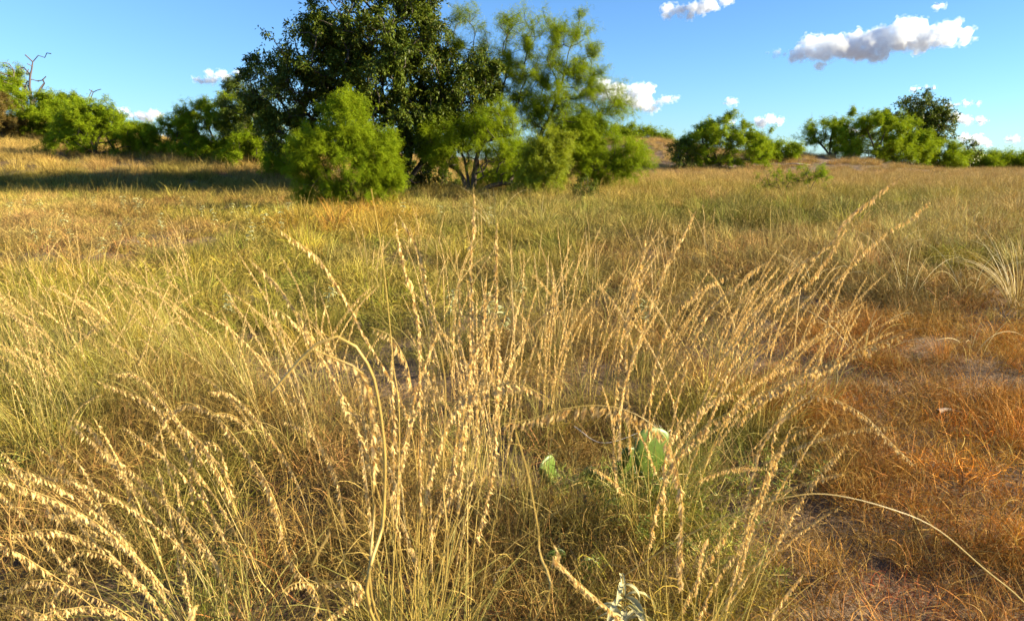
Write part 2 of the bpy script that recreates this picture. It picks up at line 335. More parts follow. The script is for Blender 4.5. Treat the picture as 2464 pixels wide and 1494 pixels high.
def scatter(name, key, P, scl, tint, label, lean=.12):
    n = len(P); Z = terrain(P[:, 0], P[:, 1])
    me = bpy.data.meshes.new(name); me.vertices.add(n); me.vertices.foreach_set('co', np.stack([P[:, 0], P[:, 1], Z], -1).astype(np.float32).ravel())
    def att(nm, ty, prop, arr): a = me.attributes.new(nm, ty, 'POINT'); a.data.foreach_set(prop, np.asarray(arr).ravel())
    att('rot', 'FLOAT_VECTOR', 'vector', np.stack([rng.normal(0, lean, n), rng.normal(0, lean, n), rng.uniform(0, 6.28, n)], -1).astype(np.float32))
    att('scl', 'FLOAT_VECTOR', 'vector', scl.astype(np.float32)); att('vi', 'INT', 'value', rng.integers(0, len(PROTO[key].objects), n).astype(np.int32))
    att('tint', 'FLOAT_COLOR', 'color', np.concatenate([tint, np.ones((n, 1))], 1).astype(np.float32))
    o = obj(name, me); tag(o, label, 'grass', kind='stuff')
    ng = bpy.data.node_groups.new(name, 'GeometryNodeTree')
    ng.interface.new_socket('Geometry', in_out='INPUT', socket_type='NodeSocketGeometry'); ng.interface.new_socket('Geometry', in_out='OUTPUT', socket_type='NodeSocketGeometry')
    N, L = ng.nodes, ng.links
    gi = N.new('NodeGroupInput'); go = N.new('NodeGroupOutput'); ip = N.new('GeometryNodeInstanceOnPoints'); ci = N.new('GeometryNodeCollectionInfo')
    ci.inputs['Collection'].default_value = PROTO[key]; ci.inputs['Separate Children'].default_value = True; ci.inputs['Reset Children'].default_value = True
    ip.inputs['Pick Instance'].default_value = True
    def na(nm, ty): x = N.new('GeometryNodeInputNamedAttribute'); x.data_type = ty; x.inputs[0].default_value = nm; return x.outputs[0]
    L.new(gi.outputs[0], ip.inputs['Points']); L.new(ci.outputs[0], ip.inputs['Instance'])
    L.new(na('vi', 'INT'), ip.inputs['Instance Index']); L.new(na('rot', 'FLOAT_VECTOR'), ip.inputs['Rotation']); L.new(na('scl', 'FLOAT_VECTOR'), ip.inputs['Scale'])
    L.new(ip.outputs[0], go.inputs[0])
    md = o.modifiers.new('instances', 'NODES'); md.node_group = ng
    return o
def jitter(c, a=.16):
    n = len(c); return np.clip(c*np.array((1.0, .96, .78))*(1+rng.normal(0, a, (n, 1)))*(1+rng.normal(0, a*.35, (n, 3))), .01, .8)
def S(n, s, zs=1): s = np.asarray(s)*np.ones(n); return np.stack([s, s, s*zs], -1)

# short tangled growth
P = np.concatenate([sample(.9, 3, 150), sample(3, 7, 80), sample(7, 14, 40), sample(14, 24, 14)])
g = what_grows(P); keep = rng.random(len(P)) < g[:, 6]*(.25+1.0*patch_noise(P, 3.1)); P, g = P[keep], g[keep]
sc_ = rng.uniform(.6, 1.35, len(P))*(.6+.4*g[:, 9])*(1+np.clip((P[:, 1]-5)/12, 0, 1)*.6)
nr = P[:, 1]+rng.normal(0, .6, len(P)) < 4.6; cl_ = jitter(g[:, :3]*.74, .32)
scatter('short_grass', 'thatch', P[nr], S(nr.sum(), sc_[nr]), cl_[nr], 'tangled short dry grass and thatch covering the soil in front', .2)
scatter('short_field_grass', 'thatch_coarse', P[~nr], S((~nr).sum(), sc_[~nr]*.9), cl_[~nr], 'short dry grass covering the soil in the middle distance', .2)
# tussocks
P = np.concatenate([sample(1.0, 3, 46), sample(3, 7, 18), sample(7, 24, 9)])
g = what_grows(P); pn = patch_noise(P, 1.7); keep = rng.random(len(P)) < g[:, 7]*(.1+1.2*pn**1.5); P, g, pn = P[keep], g[keep], pn[keep]
sc_ = rng.uniform(.5, 1.0, len(P))*(.65+.55*pn)*(.55+.9*patch_noise(P+7, 4.3)**1.5)*g[:, 9]*(1+np.clip((P[:, 1]-6)/12, 0, 1)*.25)
near = smooth(2.6, 1.2, P[:, 1]); sc_ *= 1-.12*near
nr = P[:, 1]+rng.normal(0, .6, len(P)) < 4.6; cl_ = jitter(g[:, 3:6]*(.75+.4*patch_noise(P+3, 2.3))[:, None], .3)
scatter('tussock_grass', 'tussock', P[nr], S(nr.sum(), sc_[nr]), cl_[nr], 'fine leafy tussocks of green, olive and golden grass in front')
scatter('tussock_field_grass', 'tussock_coarse', P[~nr], S((~nr).sum(), sc_[~nr]), cl_[~nr], 'leafy tussocks of green, olive and golden grass in the middle distance')
# straw-coloured flowering stems
P = np.concatenate([sample(1.6, 4, 9), sample(4, 9, 10), sample(9, 24, 7)])
g = what_grows(P); keep = rng.random(len(P)) < g[:, 8]*(.3+.9*patch_noise(P, 1.1)); P, g = P[keep], g[keep]
sc_ = rng.uniform(.5, 1.15, len(P))*g[:, 9]*(1-.4*smooth(3.5, 1.6, P[:, 1]))
scatter('flowering_grass', 'straw', P, S(len(P), sc_), jitter(np.array(STRAW)*.75+g[:, 3:6]*.3), 'thin straw coloured flowering stems standing above the tussocks', .16)
# open field beyond
P = np.concatenate([sample(18, 45, 5.5), sample(45, 110, 2.0)])
g = what_grows(P); keep = rng.random(len(P)) < .8; P, g = P[keep], g[keep]
far = smooth(30, 60, P[:, 1])[:, None]
col = (g[:, 3:6]*.6+g[:, :3]*.4)*(1-far*.5)+np.array((.44, .29, .145))*far*.5
sc_ = rng.uniform(.7, 1.3, len(P))*(1+.5*smooth(40, 90, P[:, 1]))
scatter('field_grass', 'field', P, np.stack([sc_*1.5, sc_*1.5, sc_*.95], -1), jitter(col, .15), 'tan dry grass of the open field and hill slopes')

# ------------------------------------------------------------------ trees
def skeleton(base, stems, targets, step, gravity=0.0, wig=.12, r=None):
    """grow branches from the stems to every target; returns node positions, parents, child counts"""
    r = r or rng
    pos = [np.array(base, float)]; par = [-1]
    for st in stems:
        pts = spline([base]+[np.array(s, float) for s in st], max(4, int(np.linalg.norm(np.array(st[-1])-base)/step)+2)); prev = 0
        for p in pts[1:]: pos.append(p+r.normal(0, step*.06, 3)); par.append(prev); prev = len(pos)-1
    T = np.array(targets); T = T[np.argsort(np.linalg.norm(T-base, axis=1)+r.normal(0, step, len(T)))]
    PB = np.zeros((len(pos)+len(T)*9+10, 3)); PB[:len(pos)] = pos; n = len(pos); ends = []
    dist = np.zeros(len(PB)); 
    for k in range(1, n): dist[k] = dist[par[k]]+np.linalg.norm(PB[k]-PB[par[k]])
    for tg in T:
        d = tg-PB[:n]; L_ = np.linalg.norm(d, axis=1)
        cost = L_+.18*dist[:n]+.6*np.maximum(0, -d[:, 2])
        cost[0] += 2
        a = int(np.argmin(cost)); d0 = PB[a]-PB[par[a]] if par[a] >= 0 else np.array((0, 0, 1.)); d0 /= np.linalg.norm(d0)+1e-9
        m = int(min(8, max(1, L_[a]/step))); prev = a
        for k in range(1, m+1):
            u = k/m; q = PB[a]*(1-u)+tg*u+d0*L_[a]*.22*u*(1-u)*2+np.array((0, 0, gravity*L_[a]*math.sin(math.pi*u)))
            if k < m: q = q+r.normal(0, wig*step, 3)
            if n >= len(PB): break
            PB[n] = q; par.append(prev); dist[n] = dist[prev]+np.linalg.norm(q-PB[prev]); prev = n; n += 1
        ends.append(prev)
    return PB[:n], np.array(par), ends
def branch_mesh(name, P, par, ends, r0, rmin, mat, ex=1.75, sides=5):
    n = len(P); w_ = np.zeros(n)
    for e in ends: w_[e] += 1
    for k in range(n-1, 0, -1): w_[par[k]] += max(w_[k], .3) if w_[k] == 0 else w_[k]
    rad = rmin+(r0-rmin)*(w_/w_[0])**(1/ex)
    kids = [[] for _ in range(n)]
    for k in range(1, n): kids[par[k]].append(k)
    Vs, Fs, o = [], [], 0; starts = [(0, c) for c in kids[0]]
    while starts:
        a, c = starts.pop(); ch = [a, c]
        while kids[c]:
            best = max(kids[c], key=lambda q: w_[q])
            for q in kids[c]:
                if q != best: starts.append((c, q))
            ch.append(best); c = best
        rr = rad[ch].copy(); rr[0] = min(rr[0], rr[1]*1.15)
        sd_ = sides if rr[1] > rmin*3 else 3
        v, f = tube(P[ch], rr, sd_); Vs.append(v); Fs.append(f+o); o += len(v)
    return npmesh(name, np.concatenate(Vs), np.concatenate(Fs), mat, np.full((o, 3), .5), smooth_=True)

def blob_points(blobs, n, r, shell=.55):
    """points in a union of ellipsoids (c, radii), denser towards the outside"""
    vol = np.array([b[1][0]*b[1][2] for b in blobs]); pick = r.choice(len(blobs), n, p=vol/vol.sum()); out = []
    for k in pick:
        c_, rd = blobs[k]; d = r.normal(0, 1, 3); d /= np.linalg.norm(d); u = r.random()**(1/3)
        u = shell+(1-shell)*u if r.random() < .7 else u
        if r.random() < .16: u *= r.uniform(1.05, 1.35)
        out.append(c_+d*rd*u*(1+.12*math.sin(d[0]*5+k)*math.cos(d[2]*6+k)))
    return np.array(out)
def leaf_quads(C, D, up, Ln, Wd, r, fold=.25):
    """one bent rhombic leaf (4 triangles) per row: base C, direction D, side from up"""
    n = len(C); D = D/np.linalg.norm(D, axis=1)[:, None]; Sd = np.cross(D, up); Sd /= np.linalg.norm(Sd, axis=1)[:, None]+1e-6; Nn = np.cross(Sd, D)
    Ln = Ln[:, None]; Wd = Wd[:, None]
    mid = C+D*Ln*.45; tip = C+D*Ln-Nn*Ln*.12
    V = np.stack([C, mid+Sd*Wd*.5+Nn*Wd*fold, tip, mid-Sd*Wd*.5+Nn*Wd*fold], 1).reshape(-1, 3)
    F = np.arange(n*4).reshape(n, 4); g = r.random((n, 2)); vc = np.stack([np.tile([0, .5, 1, .5], n), np.repeat(g[:, 0], 4), np.repeat(g[:, 1], 4)], -1)
    return V, F, vc
def clumped(n, m, r, a): w_ = r.gamma(a*.55, 1, n)+.12; return r.choice(n, m, p=w_/w_.sum())
def sprigs(pts, n, r, length, cl, up=.5, per=4):
    """leaf positions strung along short twigs that stick out from the branch tips"""
    k = clumped(len(pts), n, r, .9); j = r.integers(0, per, n); cen = pts.mean(0); ext = np.abs(pts-cen).max(0)+1e-6
    sd_ = r.normal(0, .55, (len(pts), per, 3))+((pts-cen)/ext)[:, None, :]*.8+np.array((0, 0, up)); sd_ /= np.linalg.norm(sd_, axis=2)[..., None]; ls = length*r.uniform(.35, 1.35, (len(pts), per))
    u = r.random(n)**.8; d = sd_[k, j]; C = pts[k]+d*(u*ls[k, j])[:, None]; C[:, 2] -= length*.18*u*u; return C+r.normal(0, cl, (n, 3))*(1.1-u[:, None]*.6), d
def broad_crown(name, pts, n_leaf, size, mat, r, cl=.22, sprig=.42):
    C, out = sprigs(pts, n_leaf, r, sprig*cl/.2, cl*.33, .2, 5)
    D = out*.5+r.normal(0, .6, (n_leaf, 3)); D[:, 2] -= .35; up = r.normal(0, .55, (n_leaf, 3))+np.array((0, 0, 1.))+out*.4
    V, F, vc = leaf_quads(C, D, up, size*r.uniform(.6, 1.4, n_leaf), size*.42*r.uniform(.8, 1.2, n_leaf), r)
    return npmesh(name, V, F, mat, vc)
def feather_crown(name, pts, n_frond, mat, r, cl=.16, frond=.12, pairs=6, leaf=.03, wid=.0055, droop=.6, sprig=.38, up=.5):
    """pinnate leaves: each frond is a drooping rachis with pairs of thin leaflets"""
    C, out = sprigs(pts, n_frond, r, sprig*cl/.13, cl*.28, up, 4)
    D = r.normal(0, .6, (n_frond, 3))+out*.3; D[:, 2] -= droop; D /= np.linalg.norm(D, axis=1)[:, None]
    S_ = np.cross(D, np.array((0, 0, 1.))+r.normal(0, .4, (n_frond, 3))); S_ /= np.linalg.norm(S_, axis=1)[:, None]
    cc, dd, uu = [], [], []
    for j in range(pairs):
        for s in (-1, 1):
            cc.append(C+D*frond*(j+.4+.25*s*.2)/pairs); dd.append(S_*s+D*.45+r.normal(0, .12, (n_frond, 3))); uu.append(np.cross(S_, D)+r.normal(0, .5, (n_frond, 3)))
    C2 = np.concatenate(cc); m = len(C2); V, F, vc = leaf_quads(C2, np.concatenate(dd), np.concatenate(uu), leaf*r.uniform(.7, 1.2, m), wid*np.ones(m), r, 0)
    g = np.tile(r.random(n_frond), pairs*2); vc[:, 1] = np.repeat(g*.7, 4)+vc[:, 1]*.3; vc[:, 2] = np.repeat(np.tile(r.random(n_frond), pairs*2), 4)
    return npmesh(name, V, F, mat, vc)

def B(px, py, Y, rx, ry, rd=None, dY=0):
    """a foliage mass seen at (px, py) from the camera, at distance Y+dY; radii in pixels of the photograph, converted to metres"""
    m = (Y+dY)/FPX; return (at(px, py, Y+dY), np.array((rx*m, (rd or min(rx, ry)*1.0)*m, ry*m)))
LEAF_N = {'broad': 2.7, 'feather': 3.3}
def tree(name, cat, label, base, blobs, stems, n_t, kind, n_leaf, seed, r0=.12, bark_m=None, leaf_m=None, step=None, group=None, **kw):
    r = np.random.default_rng(seed); Y = base[1]; m = Y/FPX
    root = empty(name, base); tag(root, label, cat, group)
    pts = blob_points(blobs, n_t, r); step = step or 14*m
    pts[:, 2] = np.maximum(pts[:, 2], terrain(pts[:, 0], pts[:, 1])+.12)
    P, par, ends = skeleton(np.array(base)-np.array((0, 0, .1)), stems, pts, step, r=r)
    loc = np.array(base); tips = P[ends]
    tr = branch_mesh('trunk', P-loc, par, ends, r0, kw.pop('rmin', .006), bark_m or M_BARK_M)
    obj('trunk', tr, root)
    n_leaf = int(n_leaf*LEAF_N[kind])
    if kind == 'broad': me = broad_crown('crown', tips-loc, n_leaf, kw.pop('size', .09), leaf_m or M_LEAF_D, r, **kw)
    else:
        along = np.concatenate([tips, P[(np.arange(len(P)) > len(P)*.35)]]) if kw.pop('along', True) else tips
        me = feather_crown('crown', along-loc, n_leaf, leaf_m or M_LEAF_M, r, **kw)
    obj('crown', me, root); return root

# the big dark broadleaf tree
Y = 21.5
b0 = ground(955, 468); b0 = np.array((b0[0]*Y/b0[1], Y, float(terrain(b0[0]*Y/b0[1], Y))))
tree('broadleaf_tree', 'tree', 'tall dark green broadleaf tree, the biggest one, rising out of the top of the photo', b0,
     [B(900, 60, Y, 135, 105, 180), B(960, 150, Y, 120, 120, 195), B(800, 150, Y, 110, 90, 165), B(1010, 60, Y, 60, 80, 105), B(700, 215, Y, 100, 60, 120), B(770, 110, Y, 60, 60, 75), B(650, 190, Y, 45, 45, 60),
      B(960, 290, Y, 130, 85, 165), B(950, 375, Y+.5, 75, 60, 90), B(1050, 300, Y, 80, 60, 90), B(1120, 240, Y, 60, 45, 75), B(1090, 215, Y, 85, 60, 105), B(1150, 175, Y, 40, 45, 60), B(820, 280, Y, 110, 80, 135), B(920, -60, Y, 110, 60, 135), B(700, 300, Y, 60, 55, 75), B(1020, 370, Y, 50, 40, 60)],
     [[at(975, 400, Y), at(985, 330, Y), at(960, 200, Y), at(930, 60, Y)], [at(1010, 400, Y-.2), at(1050, 340, Y-.3), at(1075, 260, Y)], [at(940, 390, Y+.3), at(860, 280, Y), at(760, 200, Y)]],
     1000, 'broad', 64000, 11, r0=.24, bark_m=M_BARK_D, size=.105, cl=.2, rmin=.008)
# the two open mesquites behind it on the right
Y = 22.5
tree('mesquite_tree', 'tree', 'tall airy light green mesquite with thin see-through top branches, right of the big dark tree', at(1235, 462, Y)*[1, 1, 0]+[0, 0, float(terrain(at(1235, 462, Y)[0], Y))],
     [B(1270, 110, Y, 80, 80, 70), B(1380, 120, Y, 60, 70, 60), B(1130, 95, Y, 45, 60, 40), B(1190, 170, Y, 50, 60, 40), B(1410, 180, Y, 40, 50, 40), B(1320, 220, Y, 90, 70, 70), B(1230, 270, Y, 80, 60, 60), B(1450, 250, Y, 65, 45, 40), B(1290, 330, Y, 130, 60, 70), B(1370, 290, Y, 90, 60, 60), B(1160, 300, Y, 60, 50, 40), B(1240, 390, Y, 90, 50, 60), B(1350, 370, Y, 80, 60, 60), B(1310, 260, Y, 70, 60, 60)],
     [[at(1225, 400, Y), at(1215, 330, Y), at(1205, 250, Y), at(1230, 130, Y)], [at(1260, 420, Y), at(1290, 350, Y-.3), at(1340, 240, Y), at(1370, 120, Y)], [at(1300, 400, Y), at(1380, 340, Y), at(1440, 270, Y)], [at(1215, 330, Y), at(1165, 220, Y), at(1135, 110, Y)]],
     680, 'feather', 15500, 12, r0=.13, cl=.15, frond=.17, pairs=6, leaf=.045, wid=.007, droop=.5, rmin=.006)
tree('mesquite_tree', 'tree', 'low spreading mesquite with a forked dark trunk and arching limbs beside the big dark tree', at(1135, 452, 20.5)*[1, 1, 0],
     [B(1120, 350, 20.5, 70, 45, 60), B(1080, 375, 20.5, 40, 30, 40), B(1200, 380, 20.5, 70, 50, 60), B(1290, 400, 20.5, 50, 40, 50), B(1180, 300, 20.5, 60, 40, 50), B(1050, 330, 20.5, 40, 35, 40)],
     [[at(1105, 415, 20.5), at(1070, 395, 20.5), at(1040, 380, 20.3)], [at(1120, 400, 20.5), at(1110, 360, 20.5)], [at(1145, 390, 20.5), at(1165, 345, 20.5), at(1230, 325, 20.6)], [at(1180, 448, 20.4), at(1250, 440, 20.2)]],
     260, 'feather', 6500, 13, r0=.14, cl=.13, frond=.16, pairs=6, leaf=.042, wid=.007, rmin=.006, step=.16)
tree('mesquite_bush', 'bush', 'wide rounded green mesquite bush at the right foot of the airy mesquite', at(1440, 440, 22.0)*[1, 1, 0],
     [B(1450, 370, 22, 75, 50, 60), B(1380, 370, 22, 60, 60, 60), B(1510, 385, 22, 40, 35, 40), B(1400, 320, 22, 50, 40, 40), B(1460, 410, 22, 60, 25, 50)],
     [[at(1430, 410, 22), at(1400, 370, 22)], [at(1450, 420, 22), at(1500, 390, 22)]], 260, 'feather', 8000, 14, r0=.06, cl=.14, frond=.16, pairs=6, leaf=.045, wid=.008)
tree('mesquite_sapling', 'bush', 'yellow-green young bush standing just in front of the airy mesquite', at(1310, 478, 18.5)*[1, 1, 0],
     [B(1310, 400, 18.5, 45, 60, 40), B(1330, 350, 18.5, 30, 35, 30), B(1295, 445, 18.5, 45, 30, 40)], [[at(1312, 430, 18.5), at(1318, 350, 18.5)]], 130, 'feather', 3400, 15, r0=.03, cl=.12, frond=.13, pairs=6, leaf=.04, wid=.009, leaf_m=M_LEAF_Y)
tree('dark_bush', 'bush', 'small dark leafy bush low in the grass right of the yellow-green young bush', at(1408, 478, 18.0)*[1, 1, 0],
     [B(1408, 455, 18, 22, 22)], [[at(1408, 460, 18)]], 60, 'broad', 900, 16, r0=.02, size=.05, cl=.07)
# feathery bush in front
Y = 14.4
tree('mesquite_bush', 'bush', 'bushy bright green mesquite with fine hanging leaflets in front of the big dark tree', ground(835, 506),
     [B(830, 400, Y, 95, 85, 80), B(840, 305, Y, 48, 55, 45), B(770, 360, Y, 50, 50, 50), B(900, 375, Y, 45, 55, 50), B(925, 420, Y, 34, 36, 34), B(740, 435, Y, 38, 42, 36), B(835, 265, Y, 22, 22, 20), B(870, 465, Y, 75, 38, 50), B(780, 475, Y, 60, 30, 45)],
     [[at(830, 420, Y), at(820, 330, Y)], [at(860, 440, Y), at(915, 370, Y)], [at(800, 440, Y), at(755, 360, Y)], [at(845, 400, Y+.3), at(850, 270, Y)]],
     420, 'feather', 11500, 17, r0=.055, cl=.11, frond=.115, pairs=8, leaf=.032, wid=.0048, droop=.45, rmin=.004, step=.14, sprig=.34)

# bushes behind and along the slopes: (label, base px, base py, distance, masses, leaves, kind, extra)
def bush(label, bx, by, Y, blobs, n, kind='feather', cat='bush', name='mesquite_bush', stems=None, seed=0, **kw):
    X = at(bx, by, Y)[0]; z = float(terrain(X, Y)); base = np.array((X, Y, z)); dz = z-at(bx, by, Y)[2]
    # hang the masses on the real ground height under the bush
    bl = [B(*b_[:2], Y, *b_[2:]) for b_ in blobs]
    bl = [(c_+np.array((0, 0, dz)), rd) for c_, rd in bl]
    st = [[np.array((at(*q, Y)[0], Y, at(*q, Y)[2]+dz)) for q in s] for s in (stems or [[(bx, (by+blobs[0][1])/2)]])]
    big = max(b_[2] for b_ in blobs); d = dict(r0=.05+.0004*big*Y/27, cl=.12*Y/30, frond=.15*Y/27, pairs=3, leaf=.06*Y/27, wid=.017*Y/27)
    if kind == 'broad': d = dict(r0=.1, cl=.17*Y/40, size=.11*Y/35)
    d.update(kw); return tree(name, cat, label, base, bl, st, max(60, n//25), kind, n, seed or int(bx), **d)
bush('mid green mesquite tree with two dark trunks just left of the big dark tree', 640, 400, 27, [(640, 300, 70, 70), (590, 250, 50, 50), (690, 350, 60, 50), (560, 300, 40, 50)], 4200, cat='tree', name='mesquite_tree', stems=[[(632, 360), (610, 290)], [(650, 360), (660, 300)]], leaf_m=M_LEAF_D, r0=.12)
bush('rounded green mesquite with a bare twig on its left shoulder', 520, 388, 27.5, [(500, 300, 55, 50), (540, 330, 60, 55), (470, 285, 35, 35), (580, 350, 45, 35)], 4200, stems=[[(515, 340), (490, 290)], [(535, 350), (560, 320)]])
bush('low bright green bush under the mesquites left of the dark tree', 590, 385, 26, [(590, 350, 45, 35), (560, 370, 30, 18)], 1600)
bush('low dome-shaped mesquite below the small white cloud on the left', 415, 384, 28, [(415, 340, 65, 42), (370, 355, 35, 28), (460, 350, 40, 32), (430, 305, 35, 25)], 3400)
bush('broad dark-hollowed mesquite at the foot of the left hill', 230, 382, 28, [(230, 320, 90, 55), (165, 340, 55, 35), (285, 330, 50, 45), (200, 285, 50, 30), (250, 280, 45, 25)], 5200, stems=[[(220, 345), (180, 320)], [(235, 340), (260, 300)]])
bush('mesquite on the left hill below the short bare snag', 165, 335, 33, [(160, 285, 60, 40), (205, 300, 40, 30)], 2400)
bush('mesquite on the left hill in front of the dead tree', 70, 322, 34, [(75, 275, 60, 42), (110, 290, 45, 30), (30, 250, 35, 50)], 3200)
bush('rust-tinged dark juniper at the left edge', 5, 325, 33, [(2, 275, 34, 48), (15, 300, 25, 22)], 1800, leaf_m=M_LEAF_B, name='juniper_bush')
bush('light green treetop behind the juniper at the left edge', 8, 330, 38, [(15, 220, 35, 32), (-25, 240, 50, 50)], 1800)
# right of the middle
bush('large round-topped mesquite bush on the right-hand rise', 1735, 394, 52, [(1740, 335, 85, 48), (1680, 350, 55, 40), (1800, 350, 55, 42), (1730, 305, 50, 22)], 5200, stems=[[(1720, 360), (1690, 330)], [(1740, 360), (1790, 330)]])
bush('dark little bush against the left side of the large round bush', 1640, 385, 51, [(1640, 340, 26, 20), (1650, 370, 22, 18)], 900, kind='broad', name='dark_bush')
bush('small upright green tree behind the right shoulder of the large round bush', 1825, 365, 56, [(1825, 325, 22, 20), (1830, 345, 20, 20)], 700)
bush('low light green bush between the round bush and the bare-branched tree', 1875, 375, 57, [(1880, 350, 45, 16), (1860, 365, 40, 14)], 1400)
for k, (x, w_, h, s) in enumerate([(1490, 22, 22, 1), (1520, 20, 26, 2), (1565, 24, 18, 3), (1600, 16, 12, 4)]):
    bush(['round crown', 'tallest light green crown', 'wide double crown', 'smallest low crown'][k]+' in the far row on top of the middle hill', x, 334, 78, [(x, 315-h/3, w_, h*.7), (x+8, 325, w_, h*.4)], 700, seed=300+k, name='mesquite_bush')
bush('half-bare mesquite with a crooked leafless top branch, left end of the right-hand row', 2010, 412, 62, [(1985, 345, 50, 22), (2030, 360, 40, 40), (1950, 355, 30, 14)], 2000, cat='tree', name='mesquite_tree', stems=[[(1990, 395), (1955, 350), (1950, 300)], [(1995, 395), (2000, 350)]], r0=.18)
bush('tall mesquite with dark fanning trunks in the middle of the right-hand row', 2110, 418, 60, [(2100, 350, 65, 50), (2150, 345, 45, 45), (2090, 315, 35, 22), (2060, 385, 40, 28), (2150, 385, 45, 25)], 4200, cat='tree', name='mesquite_tree', stems=[[(2105, 390), (2085, 340)], [(2120, 395), (2160, 370)]], r0=.16)
bush('tall dark broadleaf tree with a rounded crown standing above the right-hand row', 2225, 408, 66, [(2215, 265, 62, 34), (2235, 300, 60, 42), (2200, 295, 45, 35), (2260, 280, 35, 25), (2230, 345, 45, 30)], 9000, kind='broad', cat='tree', name='broadleaf_tree', stems=[[(2225, 360), (2225, 290)], [(2215, 370), (2190, 300)]], r0=.25)
bush('bright green mesquite below the dark round tree', 2190, 414, 62, [(2190, 375, 42, 34), (2215, 355, 30, 25)], 2200)
bush('spreading low mesquite right of the dark round tree', 2265, 412, 63, [(2265, 375, 45, 30), (2295, 385, 28, 20), (2240, 390, 30, 18)], 2400)
bush('small spindly dark tree at the far right', 2335, 405, 70, [(2332, 345, 14, 12), (2345, 362, 14, 10), (2330, 375, 12, 12)], 350, kind='broad', cat='tree', name='dark_tree', stems=[[(2333, 370), (2330, 345)]], r0=.12)
for k, (x, y, w_, h) in enumerate([(2360, 385, 40, 18), (2420, 383, 45, 20), (2480, 385, 40, 18), (2310, 392, 28, 14), (2395, 365, 40, 10), (2460, 368, 40, 9)]):
    bush(['mesquite bush beside the spindly dark tree', 'wide low mesquite in the far hedge at the right', 'mesquite cut by the right edge of the photo', 'small light bush just left of the spindly dark tree', 'dark top of a farther bush in the right hedge', 'farthest low bush at the right edge'][k], x, y+h, 75+8*(k > 3), [(x, y, w_, h)], 1800, seed=400+k, leaf_m=M_LEAF_D if k > 3 else None)
bush('dark leafy undergrowth in the shade between the big dark tree and the forked mesquite', 1030, 450, 24, [(1020, 415, 60, 35), (960, 425, 40, 30), (1070, 430, 30, 20)], 4000, kind='broad', name='dark_bush', size=.09)
bush('green undergrowth behind the forked trunk of the low mesquite', 1200, 440, 25, [(1190, 415, 60, 30), (1270, 420, 40, 24)], 3000)
bush('small green bush left of the front mesquite, under the dark crown', 690, 420, 24, [(690, 370, 40, 32), (660, 395, 30, 20)], 2200)
# a pair of saplings out in the field
bush('small sparse green sapling in the open field, left of its taller twin', 1885, 480, 19.5, [(1870, 432, 38, 16), (1900, 440, 22, 16), (1835, 448, 16, 9)], 170, name='mesquite_sapling', stems=[[(1882, 462), (1850, 445)], [(1888, 460), (1900, 440)]], pairs=6, frond=.11, leaf=.035, wid=.008, cl=.06, r0=.014)
bush('taller sparse green sapling in the open field with a leaning stem', 1945, 482, 19.5, [(1950, 418, 34, 18), (1975, 430, 20, 14), (1930, 435, 16, 12)], 190, name='mesquite_sapling', stems=[[(1950, 455), (1965, 435)], [(1943, 450), (1940, 425)]], pairs=6, frond=.11, leaf=.035, wid=.008, cl=.06, r0=.014)

bush('bright green bush filling the gap below the two-lobed cloud', 330, 384, 28.5, [(320, 345, 45, 32), (350, 360, 35, 22)], 2200)
bush('mesquite on the hill between the dead tree and the snag', 130, 330, 34.5, [(130, 270, 45, 42), (165, 262, 35, 30)], 2600)
bush('low green bushes joined at the foot of the second tree left of the big one', 480, 386, 27, [(480, 355, 45, 28), (520, 362, 30, 20)], 2000)
bush('green mesquite rising behind the left shoulder of the front bush', 610, 392, 29, [(600, 320, 60, 60), (570, 275, 45, 45)], 3000)
# dead wood
def bare(label, bx, by, Y, limbs, seed, r0, n_tw=40, name='dead_tree', cat='dead tree', zoff=None):
    r = np.random.default_rng(seed); X = at(bx, by, Y)[0]; base = np.array((X, Y, float(terrain(X, Y))))
    root = empty(name, base); tag(root, label, cat)
    stems = [[at(*q, Y)+np.array((0, r.normal(0, .15), 0)) for q in s] for s in limbs]
    tg = [];
    for s in stems:
        for _ in range(n_tw//len(stems)): a = s[r.integers(0, len(s))]; tg.append(a+r.normal(0, 1, 3)*np.array((.32, .3, .35))*Y/33+np.array((0, 0, .1)))
    P, par, ends = skeleton(base, stems, tg, .22, wig=.3, r=r); obj('trunk', branch_mesh('trunk', P-base, par, ends+[len(P)-1], r0, .014*Y/33, M_BARK_G, ex=1.7), root)
bare('grey leafless dead tree with forked limbs sticking up above the bushes on the left hill', 78, 330, 36, [[(80, 250), (78, 200), (80, 150)], [(72, 240), (45, 200), (20, 182)], [(85, 240), (105, 215)]], 5, .13, 60)
bare('short bare snag poking out of the bushes on the left hill', 208, 330, 35, [[(205, 270), (210, 245)]], 6, .035, 8)

# ------------------------------------------------------------------ clouds (lit volumes, kilometres away)
from mathutils import noise as mnoise
mc2 = bpy.data.materials.new('thin_vapour'); t, N, L = nodes(mc2)
pv = N.new('ShaderNodeVolumePrincipled'); pv.inputs['Color'].default_value = (.955, .975, 1, 1)
gp0 = N.new('ShaderNodeNewGeometry'); nz = N.new('ShaderNodeTexNoise'); nz.inputs['Scale'].default_value = .05; nz.inputs['Detail'].default_value = 4; L.new(gp0.outputs['Position'], nz.inputs['Vector'])
mr = N.new('ShaderNodeMapRange'); mr.inputs[1].default_value = .5; mr.inputs[2].default_value = .65; mr.inputs[3].default_value = .0; mr.inputs[4].default_value = .03; L.new(nz.outputs[0], mr.inputs[0])
L.new(mr.outputs[0], pv.inputs['Density']); o_ = N.new('ShaderNodeOutputMaterial'); L.new(pv.outputs[0], o_.inputs['Volume'])
mc = bpy.data.materials.new('cloud_vapour'); t, N, L = nodes(mc)
pv = N.new('ShaderNodeVolumePrincipled'); pv.inputs['Color'].default_value = (.955, .975, 1, 1); pv.inputs['Anisotropy'].default_value = .25
